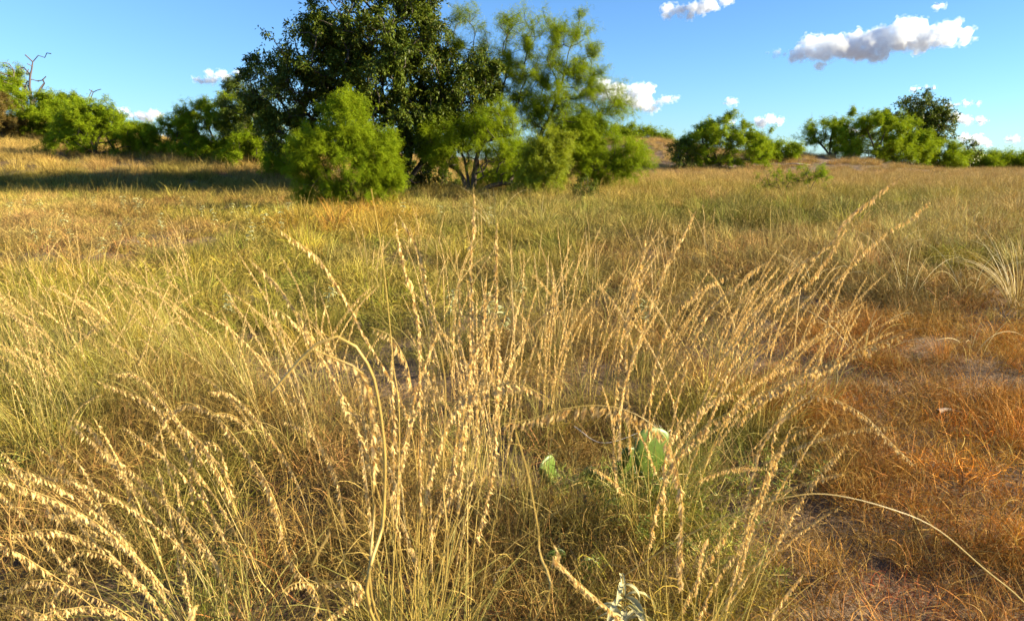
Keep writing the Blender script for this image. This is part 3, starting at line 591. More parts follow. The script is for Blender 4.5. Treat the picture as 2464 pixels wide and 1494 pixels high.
gp0 = N.new('ShaderNodeNewGeometry'); nz = N.new('ShaderNodeTexNoise'); nz.inputs['Scale'].default_value = .035; nz.inputs['Detail'].default_value = 5; nz.inputs['Roughness'].default_value = .6; L.new(gp0.outputs['Position'], nz.inputs['Vector'])
mr = N.new('ShaderNodeMapRange'); mr.inputs[1].default_value = .38; mr.inputs[2].default_value = .66; mr.inputs[3].default_value = .0; mr.inputs[4].default_value = .085; L.new(nz.outputs[0], mr.inputs[0])
L.new(mr.outputs[0], pv.inputs['Density']); o_ = N.new('ShaderNodeOutputMaterial'); L.new(pv.outputs[0], o_.inputs['Volume'])
def cloud(label, puffs, dist=2500, flat=1.0):
    if max(p[2] for p in puffs) < 14: flat *= .62; puffs = [(p[0], p[1], p[2]*1.15) for p in puffs]
    m = dist/FPX; c0 = at(*puffs[0][:2], dist); Vs, Fs, o = [], [], 0; r = np.random.default_rng(int(puffs[0][0]))
    me0 = bpy.data.meshes.new('ico')
    import bmesh
    bm = bmesh.new(); bmesh.ops.create_icosphere(bm, subdivisions=2, radius=1); bm.to_mesh(me0); bm.free()
    iv = np.array([v.co[:] for v in me0.vertices]); jf = np.array([p.vertices[:] for p in me0.polygons])
    for p in puffs:
        px, py, rr = p[:3]; cc = at(px, py, dist)-c0
        for q in range(7 if rr > 9 else 3):
            d = r.normal(0, .45, 3)*[1.2, 1.2, .55]; s_ = r.uniform(.4, .8) if q else .85
            Vs.append(iv*rr*m*s_*np.array((1.15, 1.1, .85*flat))+cc+d*rr*m*np.array((1, 1, flat))); Fs.append(jf+o); o += len(iv)
    me = npmesh('cloud', np.concatenate(Vs), np.concatenate(Fs)); ob = obj('cloud', me, loc=c0)
    md = ob.modifiers.new('r', 'REMESH'); md.mode = 'VOXEL'; md.voxel_size = max(3.0, m*1.9)
    ev = ob.evaluated_get(bpy.context.evaluated_depsgraph_get()); m2 = bpy.data.meshes.new_from_object(ev); ob.modifiers.clear()
    n = len(m2.vertices); co = np.empty(n*3, np.float32); m2.vertices.foreach_get('co', co); co = co.reshape(-1, 3); no = np.empty(n*3, np.float32); m2.vertices.foreach_get('normal', no); no = no.reshape(-1, 3)
    f = 1/(16*m); dsp = np.array([mnoise.fractal(Vector(c_*f)+Vector(c0)*.01, 1.0, 2.0, 4) for c_ in co]); co += no*(dsp*9*m)[:, None]
    m2.vertices.foreach_set('co', co.ravel()); m2.update(); m2.materials.clear(); m2.materials.append(mc); ob.data = m2; m2.name = 'cloud'
    tag(ob, label, 'cloud')
    v3 = co+no*(m*(2.5+3.5*np.clip(dsp*2+.5, 0, 1)))[:, None]; f3 = np.empty(len(m2.polygons)*4, np.int32); m2.polygons.foreach_get('vertices', f3)
    obj('veil', npmesh('veil', v3, f3.reshape(-1, 4), mc2), ob)
cloud('largest cloud, long and white with a grey underside, high at the right', [(1950, 118, 24), (1985, 112, 26), (2020, 120, 30), (2060, 112, 32), (2090, 130, 20), (2100, 105, 30), (2140, 100, 34), (2175, 80, 28), (2210, 78, 27), (2215, 105, 20), (2255, 90, 26), (2275, 72, 24), (2310, 82, 20), (2338, 88, 11), (1975, 101, 12)])
cloud('white cloud cut by the top edge of the photo', [(1612, 24, 14), (1645, 22, 17), (1685, 14, 20), (1720, 4, 19), (1660, 32, 10), (1745, 0, 12)])
cloud('bright white cloud behind the right side of the airy mesquite', [(1480, 215, 24), (1448, 208, 18), (1510, 235, 20), (1548, 224, 20), (1560, 214, 12), (1545, 250, 16), (1572, 264, 10), (1602, 238, 11), (1626, 237, 8), (1420, 225, 18)], 3500)
cloud('small white puff left of the three-lobed puff, in the middle right sky', [(1765, 243, 8), (1746, 250, 6)], 4000)
cloud('three-lobed white puff low over the big round bush', [(1832, 293, 10), (1849, 289, 11), (1866, 292, 11)], 5000)
cloud('tiny puff touching the top of the big round bush', [(1752, 290, 8), (1765, 294, 5)], 5000)
cloud('small stretched cloud just left of the big dark tree', [(484, 195, 10), (502, 190, 8), (522, 179, 11), (540, 183, 7), (562, 176, 6), (578, 174, 5)], 3500)
cloud('two-lobed white puff above the gap between the left bushes', [(338, 281, 10), (353, 286, 9), (371, 276, 13), (325, 277, 6)], 5000)
cloud('faint puff just left of the two-lobed one', [(292, 268, 7), (283, 272, 5)], 5000)
cloud('pale puff over the half-bare mesquite at right', [(2028, 310, 11), (2045, 318, 10), (2060, 322, 6)], 5000)
cloud('white puff tucked behind the right side of the dark round tree', [(2308, 288, 12), (2322, 292, 7)], 5000)
cloud('small round puff right of the dark round tree', [(2365, 290, 8)], 5000, .8)
cloud('low thin cloud above the spindly dark tree', [(2325, 332, 13), (2350, 342, 13), (2372, 347, 8)], 6000, .7)
cloud('thin streak of cloud above the dark round tree', [(2195, 213, 5), (2213, 213, 5), (2232, 213, 5), (2246, 214, 4)], 4000, .7)
cloud('thin streak of cloud right of the dark round tree', [(2290, 253, 5), (2306, 252, 5), (2332, 249, 5), (2346, 249, 4)], 4000, .7)
cloud('wispy fragment just above the left end of the largest cloud', [(1965, 83, 6), (1973, 82, 6), (1982, 82, 6)], 2500, .6)
cloud('thin wisp left of the largest cloud', [(1850, 128, 5), (1866, 129, 5), (1890, 131, 5)], 2500, .6)
cloud('tiny puff alone near the top right', [(2255, 15, 8)], 2500, .8)
cloud('small cloud at the right edge just above the hedge', [(2435, 335, 9), (2455, 337, 7)], 6000, .6)
cloud('tiny puff under the left end of the largest cloud', [(1980, 158, 8)], 2500)

# ------------------------------------------------------------------ grama grass clumps with hanging seed spikes
def spikelet_mesh(k, r=np.random.default_rng(3)):
    """one hanging seed spike, 1 long along +Z: a few overlapping pointed husks"""
    n = 4; C = np.stack([r.normal(0, .025, n), r.normal(0, .025, n), np.array((0, .12, .25, .34))], -1); D = np.stack([r.normal(0, .17, n), r.normal(0, .17, n), np.ones(n)], -1)
    return leaf_quads(C, D, r.normal(0, 1, (n, 3))*[1, 1, .1], np.array((.72, .74, .7, .66))*r.uniform(.92, 1.1, n), np.array((.20, .23, .22, .17)), r, .35)
SPV = [spikelet_mesh(k) for k in range(6)]
SPM = [npmesh('spikelet_%d' % k, v, f, M_SEED, c) for k, (v, f, c) in enumerate(SPV)]
SPM_PINK = None
def frame(d, r):
    d = d/np.linalg.norm(d); a = np.cross(d, r.normal(0, 1, 3)); a /= np.linalg.norm(a); return np.stack([a, np.cross(d, a), d], -1)     # columns
def spikes_on(path, s0, spacing, ln, side, r, hang=1.0):
    seg = np.linalg.norm(np.diff(path, axis=0), axis=1); cum = np.concatenate([[0], np.cumsum(seg)]); tot = cum[-1]; x = s0*tot; out = []
    while x < tot*.995:
        i = min(int(np.searchsorted(cum, x, 'right')-1), len(path)-2); u = (x-cum[i])/seg[i]; p = path[i]*(1-u)+path[i+1]*u; T_ = (path[i+1]-path[i])/seg[i]
        d = np.array((0, 0, -hang))+side*.42+r.normal(0, .16, 3)-T_*.25*abs(T_[2]); d += T_*.35*(1-abs(T_[2]))*r.uniform(0, 1)
        fade = .55+.45*min(1, (tot-x)/(.05)) ; out.append((p, frame(d, r), ln*r.uniform(.75, 1.2)*fade)); x += spacing*r.uniform(.65, 1.4)
    return out
def spikes_mesh(sp, r, off):
    if not sp: return []
    k = r.integers(0, 6, len(sp)); out = []
    for (p, M, l), q in zip(sp, k): v, f, c = SPV[q]; out.append(((v*l)@M.T+p-off, f, c*[1, .4, .4]+[0, r.random()*.6, r.random()*.6]))
    return out
def stem(path, r0, r1, off, r, sides=4):
    n = len(path); v, f = tube(path, np.linspace(r0, r1, n), sides)
    g = r.random(); gg = .9*np.clip(1-np.linspace(0, 1, n)*1.6, 0, 1)*r.uniform(.3, 1.1); c = np.stack([np.full(n, .5), np.full(n, g), .45+gg*.5], -1).repeat(sides, 0)
    return v-off, f, c
M_BLADE = leafy('clump_leaf_blades', col=(0.30, 0.27, 0.065), var=.35, shift=(.5, .33, .12), shift_amt=.4, trans=.3)
LEFT_OVER = []
def blades(root, base, n, r, h=.4, rad=.07, lean=(0, 0)):
    a = r.uniform(0, 6.28, n); q = rad*np.sqrt(r.random(n)); P = np.stack([q*np.cos(a)*1.4, q*np.sin(a), np.zeros(n)], -1)
    v, f, c, _ = ribbons(P, a+r.normal(0, .8, n), np.abs(r.normal(.08, .18, n)), r.uniform(.1, 1.9, n), r.uniform(.4, 1.1, n)*h, .0026*r.uniform(.7, 1.4, n), 7, curl=r.normal(0, .6, n), r=r)
    v[:, 0] += lean[0]*v[:, 2]; v[:, 1] += lean[1]*v[:, 2]
    tag(obj('leaf_blades', npmesh('leaf_blades', v, f, M_BLADE, c), root), kind='stuff')
def rpath(base, az, L, t0, bend, r, n=12):
    k = np.linspace(0, 1, n); th = t0+bend*k**2.2; ph = az+r.normal(0, .12)*k
    d = np.stack([np.sin(th)*np.cos(ph), np.sin(th)*np.sin(ph), np.cos(th)], -1)*L/(n-1); return base+np.concatenate([[np.zeros(3)], np.cumsum(d[:-1], 0)])
def clump(label, base, heroes, n_rand, lean, seed, group=None, h=(.55, .85), nb=90, n_ind=0, seedy=.45, rad=.06, spread=.25, bend=(.2, 1.2), ln=.0125):
    """heroes: list of (points [(px,py,distance)...] base to tip, seeded fraction start, stem radius, spike length)"""
    r = np.random.default_rng(seed); base = np.array(base, float); root = empty('grama_grass_clump', base)
    tag(root, label, 'grass clump', group); left = n_ind; rest = []
    blades(root, np.zeros(3), nb, r, lean=(math.cos(lean[0])*lean[1]*.5, math.sin(lean[0])*lean[1]*.5))
    for h_ in heroes:
        pts, s0, rr, sl = h_; W = [at(x, y, d) for x, y, d in pts]
        foot = base+np.array((r.normal(0, .03), r.normal(0, .03), 0)); W = [foot]+W if W[0][2] > .08 else W
        p = spline(W, 64 if len(W) > 4 else 28); L_ = np.linalg.norm(np.diff(p, axis=0), axis=1).sum(); L0 = np.linalg.norm(np.array(W[1])-W[0]) if len(W) > 2 else 0
        v, f, c = stem(p, rr, rr*.35, base, r); so = obj('seed_stalk', npmesh('seed_stalk', v, f, M_STEM, c, smooth_=True), root)
        if s0 is None: continue
        side = np.array((r.choice((-1, 1))*r.uniform(.3, 1), r.uniform(-.8, .4), 0)); sp = spikes_on(p, s0, .0056, sl*1.15, side, r)
        if left >= len(sp):
            for (q, M, l) in sp:
                o = bpy.data.objects.new('spikelet', SPM[r.integers(0, 6)]); COL.objects.link(o); o.parent = so
                m4 = np.eye(4); m4[:3, :3] = M*l; m4[:3, 3] = q-base; o.matrix_local = Matrix(m4.tolist())
            left -= len(sp)
        else: rest += spikes_mesh(sp, r, base)
    for k in range(n_rand):
        a = r.uniform(0, 6.28); q = rad*math.sqrt(r.random()); b_ = base+np.array((q*math.cos(a), q*math.sin(a), 0)); b_[2] = float(terrain(b_[0], b_[1]))-.01
        az = lean[0]+r.normal(0, .5) if r.random() < .75 else r.uniform(0, 6.28); L_ = r.uniform(*h)
        p = rpath(b_, az, L_, max(0, r.normal(lean[1], spread*.5)), r.uniform(*bend), r)
        v, f, c = stem(p, r.uniform(.0009, .0013), .0004, base, r, 3); v, f, c = (v, [f], c); parts = [(v, f[0], c)]
        so = npmesh('seed_stalk', v, f, M_STEM, c, smooth_=True)
        side = np.array((r.choice((-1, 1))*r.uniform(.2, 1), r.uniform(-.8, .4), 0)); sp = spikes_on(p, r.uniform(seedy, seedy+.22), .0052, ln*1.12, side, r)
        j = join([(v, f[0], c)]+spikes_mesh(sp, r, base)) if sp else None
        if j:
            me = npmesh('seed_stalk', j[0], j[1], M_STEM, j[2]); me.materials.append(M_SEED); nq = len(f[0])
            mi = np.ones(len(me.polygons), np.int32); mi[:nq] = 0; me.polygons.foreach_set('material_index', mi); so = me
        obj('seed_stalk', so, root)
    if rest:
        v, f, c = join(rest); tag(obj('spikelets', npmesh('spikelets', v, f, M_SEED, c), root), kind='stuff')
    return root
def gp_(x, y): return ground(x, y)
def H(pts, s0=.5, rr=.0011, sl=.0135): return (pts, s0, rr, sl)
def D(d0, d1, pts): n = len(pts); return [(x, y, d0+(d1-d0)*k/(n-1)) for k, (x, y) in enumerate(pts)]

c1 = np.array((at(1010, 1540, 1.2)[0], 1.18, 0.))
clump('big central clump of golden upright seed stalks with the thick bent straw arch', c1, [
  H(D(.62, .58, [(900, 1494), (922, 1250), (925, 1080), (905, 935), (885, 878), (854, 832), (814, 810), (768, 824), (726, 861), (654, 944)]), None, .0034),
  H(D(.66, .62, [(912, 1494), (900, 1200), (885, 944), (865, 892), (825, 870), (760, 844)]), .86, .0024),
  H(D(.46, .44, [(798, 1494), (792, 1300), (790, 1180)]), None, .0020),
  H(D(.75, .8, [(785, 1180), (760, 1020), (735, 880)])[0:3], None, .0008),
  H(D(.60, .55, [(1283, 1494), (1297, 1320), (1285, 1220), (1265, 1120), (1240, 1040)]), None, .0022),
  H(D(.95, .85, [(960, 1100), (945, 864), (925, 660), (905, 521), (893, 455)]), None, .0013),
  H(D(1.15, 1.05, [(1010, 1150), (1008, 872), (1008, 807), (997, 735), (988, 681), (968, 635), (950, 521)]), .42),
  H(D(1.2, 1.15, [(1030, 1100), (1040, 850), (1020, 680), (1002, 592), (957, 515)]), .5),
  H(D(1.15, 1.1, [(1000, 1100), (860, 778), (814, 692), (783, 644), (751, 607), (663, 547)]), .58),
  H(D(1.1, 1.05, [(900, 1150), (820, 960), (751, 821), (717, 758), (688, 715), (640, 658), (595, 621)]), .6),
  H(D(1.0, .95, [(930, 1150), (830, 960), (754, 829), (728, 795), (703, 772), (674, 747), (644, 747)]), .66),
  H(D(1.2, 1.15, [(1180, 1100), (1190, 900), (1197, 692), (1197, 600), (1197, 525)]), .5),
  H(D(1.2, 1.15, [(1130, 1150), (1138, 900), (1132, 640), (1137, 557), (1140, 450)]), .55),
  H(D(1.0, .95, [(1100, 1250), (1115, 1000), (1129, 892), (1137, 858), (1162, 807), (1202, 764)]), .62),
  H(D(1.1, 1.05, [(1170, 1200), (1190, 1000), (1195, 880), (1200, 790)]), .5),
  H(D(.8, .75, [(1070, 1400), (1065, 1150), (1072, 944), (1060, 849)]), None, .0019),
  H(D(1.0, .95, [(960, 1200), (990, 1000), (985, 900), (967, 849), (939, 807), (890, 787)]), .6),
  H(D(1.3, 1.3, [(1090, 1100), (1103, 778), (1103, 655)]), .5), H(D(1.3, 1.3, [(1110, 1100), (1130, 800), (1122, 664)]), .5), H(D(1.35, 1.3, [(1150, 1100), (1165, 800), (1172, 650)]), .5),
  H(D(1.1, 1.1, [(960, 1300), (945, 1000), (940, 870)]), .55), H(D(.9, .85, [(1000, 1350), (1080, 1000), (1180, 935), (1250, 925), (1330, 965)]), .7),
 ], 24, (math.pi*.5, .1), 21, h=(.35, .82), nb=170, n_ind=300, rad=.12, spread=.62, seedy=.58)
c2 = np.array((at(560, 1560, 1.2)[0], 1.15, 0.))
clump('lower left clump whose long seed stalks arch over to the left', c2, [
  H(D(1.0, .9, [(398, 1489), (351, 1419), (314, 1379), (256, 1324), (205, 1299), (164, 1284), (121, 1273), (73, 1278), (26, 1288)]), .34, .0012, .0125),
  H(D(1.1, 1.05, [(330, 1400), (278, 1350), (234, 1328), (190, 1324), (157, 1346), (128, 1383)]), .45),
  H(D(1.1, 1.05, [(157, 1492), (161, 1386), (172, 1364), (186, 1372), (194, 1401)]), .6),
  H(D(1.05, 1.0, [(310, 1480), (252, 1448), (146, 1401), (84, 1395), (44, 1408), (-5, 1427)]), .5),
  H(D(1.2, 1.2, [(333, 1490), (322, 1350), (289, 1277), (249, 1229), (227, 1182), (194, 1123), (161, 1087), (135, 1057)]), .35),
  H(D(1.25, 1.35, [(450, 1490), (402, 1386), (329, 1225), (307, 1167), (274, 1108), (249, 1068), (212, 1021), (172, 1006)]), .55),
  H(D(1.15, 1.25, [(700, 1400), (694, 1300), (640, 1156), (570, 1057), (530, 1010), (493, 979), (453, 971), (413, 992), (387, 1028), (369, 1068)]), .52),
  H(D(1.15, 1.2, [(640, 1450), (592, 1306), (545, 1150), (530, 1080), (504, 1061), (479, 1076), (471, 1123)]), .72),
  H(D(1.2, 1.2, [(669, 1489), (621, 1386), (592, 1306), (548, 1182), (500, 1090), (478, 1060), (464, 1100), (464, 1167), (466, 1225)]), .62, .0015),
  H(D(1.15, 1.15, [(760, 1480), (716, 1372), (694, 1335), (680, 1277), (658, 1204), (636, 1149), (600, 1110)]), .4),
  H(D(.95, .9, [(852, 1434), (749, 1403), (702, 1405), (676, 1427)]), .35),
  H(D(1.3, 1.5, [(640, 1450), (560, 1250), (470, 1080), (400, 970), (330, 900), (275, 900)]), .6),
  H(D(1.3, 1.5, [(760, 1400), (730, 1200), (650, 1050), (560, 950), (500, 940)]), .55), H(D(1.3, 1.45, [(800, 1400), (820, 1200), (760, 1050), (680, 1010)]), .6),
  H(D(1.3, 1.4, [(520, 1450), (450, 1250), (405, 1120), (380, 1010)]), .6), H(D(.62, .6, [(470, 1500), (480, 1470), (478, 1455)]), .3, .0012, .012),
 ], 22, (math.pi*.95, .22), 22, h=(.5, .8), nb=170, n_ind=300, rad=.14, spread=.4, bend=(.6, 2.0))
c3 = gp_(1560, 1330)
clump('clump right of centre with a very long seed stalk leaning far out to the right', c3, [
  H(D(1.5, 1.2, [(1640, 1120), (1720, 900), (1780, 810), (1843, 716), (1868, 691), (1904, 658), (1929, 633), (1972, 605), (2015, 567), (2036, 529), (2069, 498), (2096, 478), (2137, 445), (2170, 425)]), .42, .0013, .0135),
  H(D(1.5, 1.25, [(1660, 1120), (1760, 870), (1830, 770), (1883, 719), (1942, 678), (1970, 646), (2005, 597), (2040, 540)]), .45),
  H(D(1.6, 1.3, [(1700, 1150), (1880, 900), (1960, 760), (2008, 684), (2033, 653), (2053, 630), (2081, 600), (2147, 546), (2180, 531), (2213, 501), (2243, 480)]), .6, .0011, .011),
  H(D(1.4, 1.2, [(1600, 1150), (1640, 930), (1700, 760), (1782, 678), (1812, 648), (1851, 628)]), .5), H(D(1.45, 1.3, [(1560, 1150), (1570, 900), (1620, 760), (1690, 690), (1731, 671), (1792, 643)]), .52),
  H(D(1.3, 1.2, [(1500, 1150), (1500, 950), (1560, 760), (1604, 638), (1627, 595), (1650, 557), (1680, 498)]), .55), H(D(1.3, 1.2, [(1480, 1150), (1490, 850), (1518, 722), (1530, 671), (1543, 612), (1556, 562)]), .5),
  H(D(1.4, 1.3, [(1520, 1100), (1510, 850), (1523, 734), (1543, 678), (1574, 643)]), .55), H(D(1.3, 1.2, [(1700, 1100), (1850, 950), (1960, 880), (1975, 850), (1985, 800), (2000, 760), (2045, 738)]), .68),
 ], 20, (.15, .28), 23, h=(.45, .8), nb=110, n_ind=300, rad=.12, spread=.45)
c4 = np.array((at(1640, 1560, 1.2)[0], 1.12, 0.))
clump('low clump at the bottom with combs of seed spikes stretched sideways over the prickly pear', c4, [
  H(D(1.1, .95, [(1560, 1400), (1600, 1150), (1690, 1030), (1740, 1000), (1800, 960), (1900, 920), (2000, 870), (2100, 830), (2185, 800)]), .42, .0012, .0135),
  H(D(.9, .82, [(1640, 1400), (1640, 1200), (1610, 1070), (1560, 1015), (1500, 985), (1430, 975), (1350, 985), (1270, 1010), (1210, 1020)]), .5, .0011, .0165),
  H(D(1.0, .95, [(1770, 1400), (1800, 1250), (1840, 1150), (1860, 1100), (1900, 1050), (1975, 1015)]), .56, .0011, .012), H(D(1.0, .95, [(1780, 1400), (1800, 1230), (1815, 1140), (1840, 1060), (1880, 1010), (1960, 955)]), .56, .0011, .012),
  H(D(1.2, 1.15, [(1830, 1250), (1860, 1050), (1900, 960), (1970, 950), (2020, 965), (2080, 1000), (2130, 1050), (2200, 1120)]), .55, .001, .011),
  H(D(1.2, 1.1, [(1600, 1350), (1600, 1100), (1660, 1000), (1740, 950), (1800, 955)]), .55), H(D(.8, .78, [(1370, 1380), (1345, 1330), (1325, 1300)]), .2, .001, .012),
 ], 10, (0, .3), 24, h=(.4, .7), nb=80, n_ind=300, rad=.1, spread=.4)
b9 = at(2640, 1750, .8); clump('single long bare straw arching in low from the right edge', np.array((b9[0]+.05, .8, 0.)), [H(D(.85, .75, [(2560, 1580), (2464, 1450), (2370, 1370), (2250, 1270), (2130, 1220), (2000, 1190), (1900, 1195), (1750, 1240), (1600, 1320), (1480, 1400)]), None, .0016)], 0, (0, .1), 29, nb=20)
mid = [
 ('clump of tan seed stalks just behind the big central clump', 1120, 1120, (1.6, .1), 18), ('narrow clump of drooping stalks between the central clump and the prickly pear', 1290, 1080, (1.2, .1), 16),
 ('clump with hanging seed spikes directly above the prickly pear', 1420, 1030, (.8, .15), 18), ('dense straw clump above and right of the prickly pear', 1560, 1010, (.5, .2), 18),
 ('clump leaning right over a patch of bare soil', 1690, 1040, (.3, .25), 16), ('rightmost of the dense seed clumps, standing at the edge of the rust-red grass', 1830, 1060, (.1, .28), 16),
 ('tan clump in the middle of the photo among green tussocks', 1050, 900, (1.8, .1), 14), ('small clump left of the arching straw', 720, 1120, (2.8, .25), 14),
 ('clump behind the straw arch with stalks leaning left', 800, 1010, (2.7, .25), 14), ('airy clump in the centre distance with upright stalks', 1330, 880, (1.2, .1), 12), ('airy clump beyond the dense straw clump', 1480, 860, (.6, .2), 12),
 ('clump left of the prickly pear in the shade of taller stalks', 1180, 1230, (1.6, .1), 14), ('thin clump at the right with stalks bowed over rust-red grass', 1950, 1000, (.2, .3), 9), ('small golden clump beyond the bare patch on the right', 1750, 880, (.3, .2), 10),
]
for k, (lb, x, y, ln_, n) in enumerate(mid): clump(lb, gp_(x, y), [], n, ln_, 50+k, h=(.45, .78), nb=50, rad=.1, spread=.3, seedy=.35, ln=.0125)
leftf = [(60, 900, 'clump of feathery stalks at the left edge of the photo, upper one'), (150, 960, 'broad pale clump leaning left among green grass'), (260, 1000, 'pale clump in front of the broad one on the left'), (60, 1060, 'clump of stalks at the left edge above the rust-red thatch'),
 (330, 940, 'pale green clump in the middle of the left field'), (420, 1020, 'clump with curved tips at the right end of the left field'), (180, 860, 'farther pale clump with many parallel stalks'), (300, 840, 'farther clump leaning left beside the parallel one'), (90, 790, 'clump by the left edge, below the bare soil'), (400, 880, 'short clump of pale spikes facing the dark tussock'), (560, 940, 'small clump of thin brown spikes left of the straw arch')]
leftf += [(20, 830, 'pale clump half outside the left edge, upper one'), (120, 1120, 'clump leaning left above the dark soil at bottom left'), (230, 910, 'very dense pale clump in the heart of the left field'), (370, 820, 'pale clump with tips against the green hollow'), (210, 1040, 'pale clump with drooping tips above the rust-red thatch'), (480, 900, 'clump with stiff tan spikes right of the left field'), (640, 1010, 'clump of bowed tan stalks left of the straw arch'), (20, 980, 'pale clump half outside the left edge, lower one')]
for k, (x, y, lb) in enumerate(leftf): clump(lb, gp_(x, y), [], (11 if k < 11 else 8) if x < 450 else 7, (math.pi*.93, .3), 80+k, h=(.38, .66), nb=110, rad=.13, spread=.3, bend=(.3, 1.4), seedy=.55, ln=.0115)
MID2 = [(470, 640, 'sparse spiked clump in the olive tussocks left of the golden one'), (230, 760, 'sparse spiked clump in green grass at the far left field'), (450, 760, 'thin upright spikes in the green hollow left of the straw arch'), (900, 720, 'sparse spikes just left of the central stalks'), (1080, 700, 'thin brown spikes behind the central stalks'), (1250, 740, 'thin spikes beside the silvery plant in the middle of the photo'),
 (1000, 640, 'farthest thin spikes behind the top of the central clump'), (1420, 700, 'thin brown spikes left of the leaning right-hand stalks'), (1600, 700, 'thin spikes behind the leaning right-hand stalks'), (1700, 640, 'thin spikes in the straw grass on the right'), (1560, 640, 'thin spikes at the edge of the brown grass right of centre'), (1150, 640, 'thin pale spikes in grey-green grass in the centre distance')]
for k, (x, y, lb) in enumerate(MID2): clump(lb, gp_(x, y+20), [], 8, (1.6 if x > 600 else 2.6, .12), 120+k, h=(.4, .7), nb=20, rad=.12, spread=.25, bend=(.1, .9), seedy=.45)

# ------------------------------------------------------------------ prickly pear
mp_ = bpy.data.materials.new('cactus_skin'); t, N, L = nodes(mp_)
gp0 = N.new('ShaderNodeTexCoord'); nz = N.new('ShaderNodeTexNoise'); nz.inputs['Scale'].default_value = 18; nz.inputs['Detail'].default_value = 5; L.new(gp0.outputs['Object'], nz.inputs['Vector'])
c = mix_rgb(N, L, (0.05, 0.10, 0.012), (0.15, 0.22, 0.03), nz.outputs[0])
vo = N.new('ShaderNodeTexVoronoi'); vo.inputs['Scale'].default_value = 45; L.new(gp0.outputs['Object'], vo.inputs['Vector'])
mr = N.new('ShaderNodeMapRange'); mr.inputs[1].default_value = .08; mr.inputs[2].default_value = .16; mr.inputs[3].default_value = 1; mr.inputs[4].default_value = 0; L.new(vo.outputs['Distance'], mr.inputs[0])
c = mix_rgb(N, L, c, (0.22, 0.15, 0.07), mr.outputs[0])
b = N.new('ShaderNodeBsdfPrincipled'); b.inputs['Roughness'].default_value = .45; L.new(c, b.inputs['Base Color']); o_ = N.new('ShaderNodeOutputMaterial'); L.new(b.outputs[0], o_.inputs[0])
def pad_mesh(r):
    nu, nv = 16, 11; u = np.arange(nu)/nu*2*math.pi; v = np.linspace(0, math.pi, nv)
    U, W_ = np.meshgrid(u, v); z = -np.cos(W_); wv = np.sin(W_)**.8*(.36+.12*z); X = wv*np.cos(U); Y_ = np.sin(W_)**.6*.075*np.sin(U)*(1+.2*np.cos(U*2)); V = np.stack([X+.02*np.sin(z*4), Y_+.03*z*z, (z+1)/2], -1).reshape(-1, 3)
    i = np.arange(nv-1)[:, None]*nu; j = np.arange(nu)[None]; j2 = (j+1) % nu; F = np.stack([i+j, i+j2, i+nu+j2, i+nu+j], -1).reshape(-1, 4)
    q = r.integers(nu, len(V)-nu, 60); C = V[q]; Dn = C*np.array((1, 6, 1))-np.array((0, 0, .55)); Dn /= np.linalg.norm(Dn, axis=1)[:, None]; Dn += r.normal(0, .35, C.shape)
    sv, sf, scv = leaf_quads(C, Dn, r.normal(0, 1, C.shape), r.uniform(.06, .16, 60), np.full(60, .008), r, .1)
    return npmesh('pad', V, F, mp_, smooth_=True), npmesh('spines', sv, sf, M_SPINE, scv)
M_SPINE = leafy('cactus_spines', col=(.72, .62, .42), var=.2, shift=(.5, .3, .15), shift_amt=.2, trans=.1)
rp = np.random.default_rng(9); PADS = [pad_mesh(rp) for _ in range(4)]
cb = gp_(1440, 1200); root = empty('prickly_pear', cb); tag(root, 'prickly pear cactus with one sunlit pad, half hidden in the grass right of centre', 'cactus')
for k, (x, y, hh, tilt, turn, Yd) in enumerate([(1556, 1155, .155, .12, .35, 1.98), (1575, 1190, .09, .5, .5, 1.92), (1505, 1160, .105, -.2, -.3, 2.05), (1330, 1130, .10, -.5, .9, 2.06), (1395, 1145, .09, .7, -.5, 2.1), (1300, 1150, .08, .9, .7, 2.05), (1210, 1300, .095, -.4, .3, 1.78), (1440, 1190, .10, .1, .8, 2.0), (1250, 1215, .09, .4, -.2, 1.92), (1480, 1225, .085, -.4, .3, 1.9), (1395, 1380, .075, .5, .2, 1.52), (1355, 1345, .07, -.4, .4, 1.58), (1500, 1110, .085, .2, .5, 2.02)]):
    p = at(x, y, Yd); me, sp = PADS[k % 4]; o = obj('pad', me, root); o.location = Vector(p-cb); o.location.z = max(o.location.z-(0 if k == 0 else .045), -.06); o.scale = (hh*1.12,)*3; o.rotation_euler = (rp.uniform(-.2, .2), tilt, turn)
    s2 = obj('spines', sp, o); tag(s2, kind='stuff')

M_DRY = leafy('cover_blades', col=(.36, .27, .08), var=.5, shift=(.22, .22, .03), shift_amt=.4, trans=.2)
for k, (x, y, lb, n, h, hw) in enumerate([(1640, 1210, 'leafy grass tuft directly right of the sunlit cactus pad', 160, .3, .08), (1430, 1310, 'dry grass tuft in front of the shaded cactus pads', 170, .27, .1), (1320, 1270, 'dry grass tuft in front of the left cactus pads', 150, .3, .09), (1240, 1330, 'grass tuft at the left end of the cactus', 130, .3, .07), (1560, 1290, 'grass tuft below the sunlit cactus pad', 120, .2, .09)]):
    r = np.random.default_rng(800+k); g0 = gp_(x, y); root = empty('grass_tuft', g0); tag(root, lb, 'grass clump'); a = r.uniform(0, 6.28, n); q = hw*np.sqrt(r.random(n)); P = np.stack([q*np.cos(a), q*np.sin(a), 0*a-.01], -1)
    v, f, c, _ = ribbons(P, a+r.normal(0, 1, n), np.abs(r.normal(.15, .2, n)), r.uniform(-.2, 1.6, n), r.uniform(.4, 1.1, n)*h, .0023*r.uniform(.6, 1.4, n), 7, curl=r.normal(0, .8, n), r=r); tag(obj('blades', npmesh('blades', v, f, M_DRY, c), root), kind='stuff')

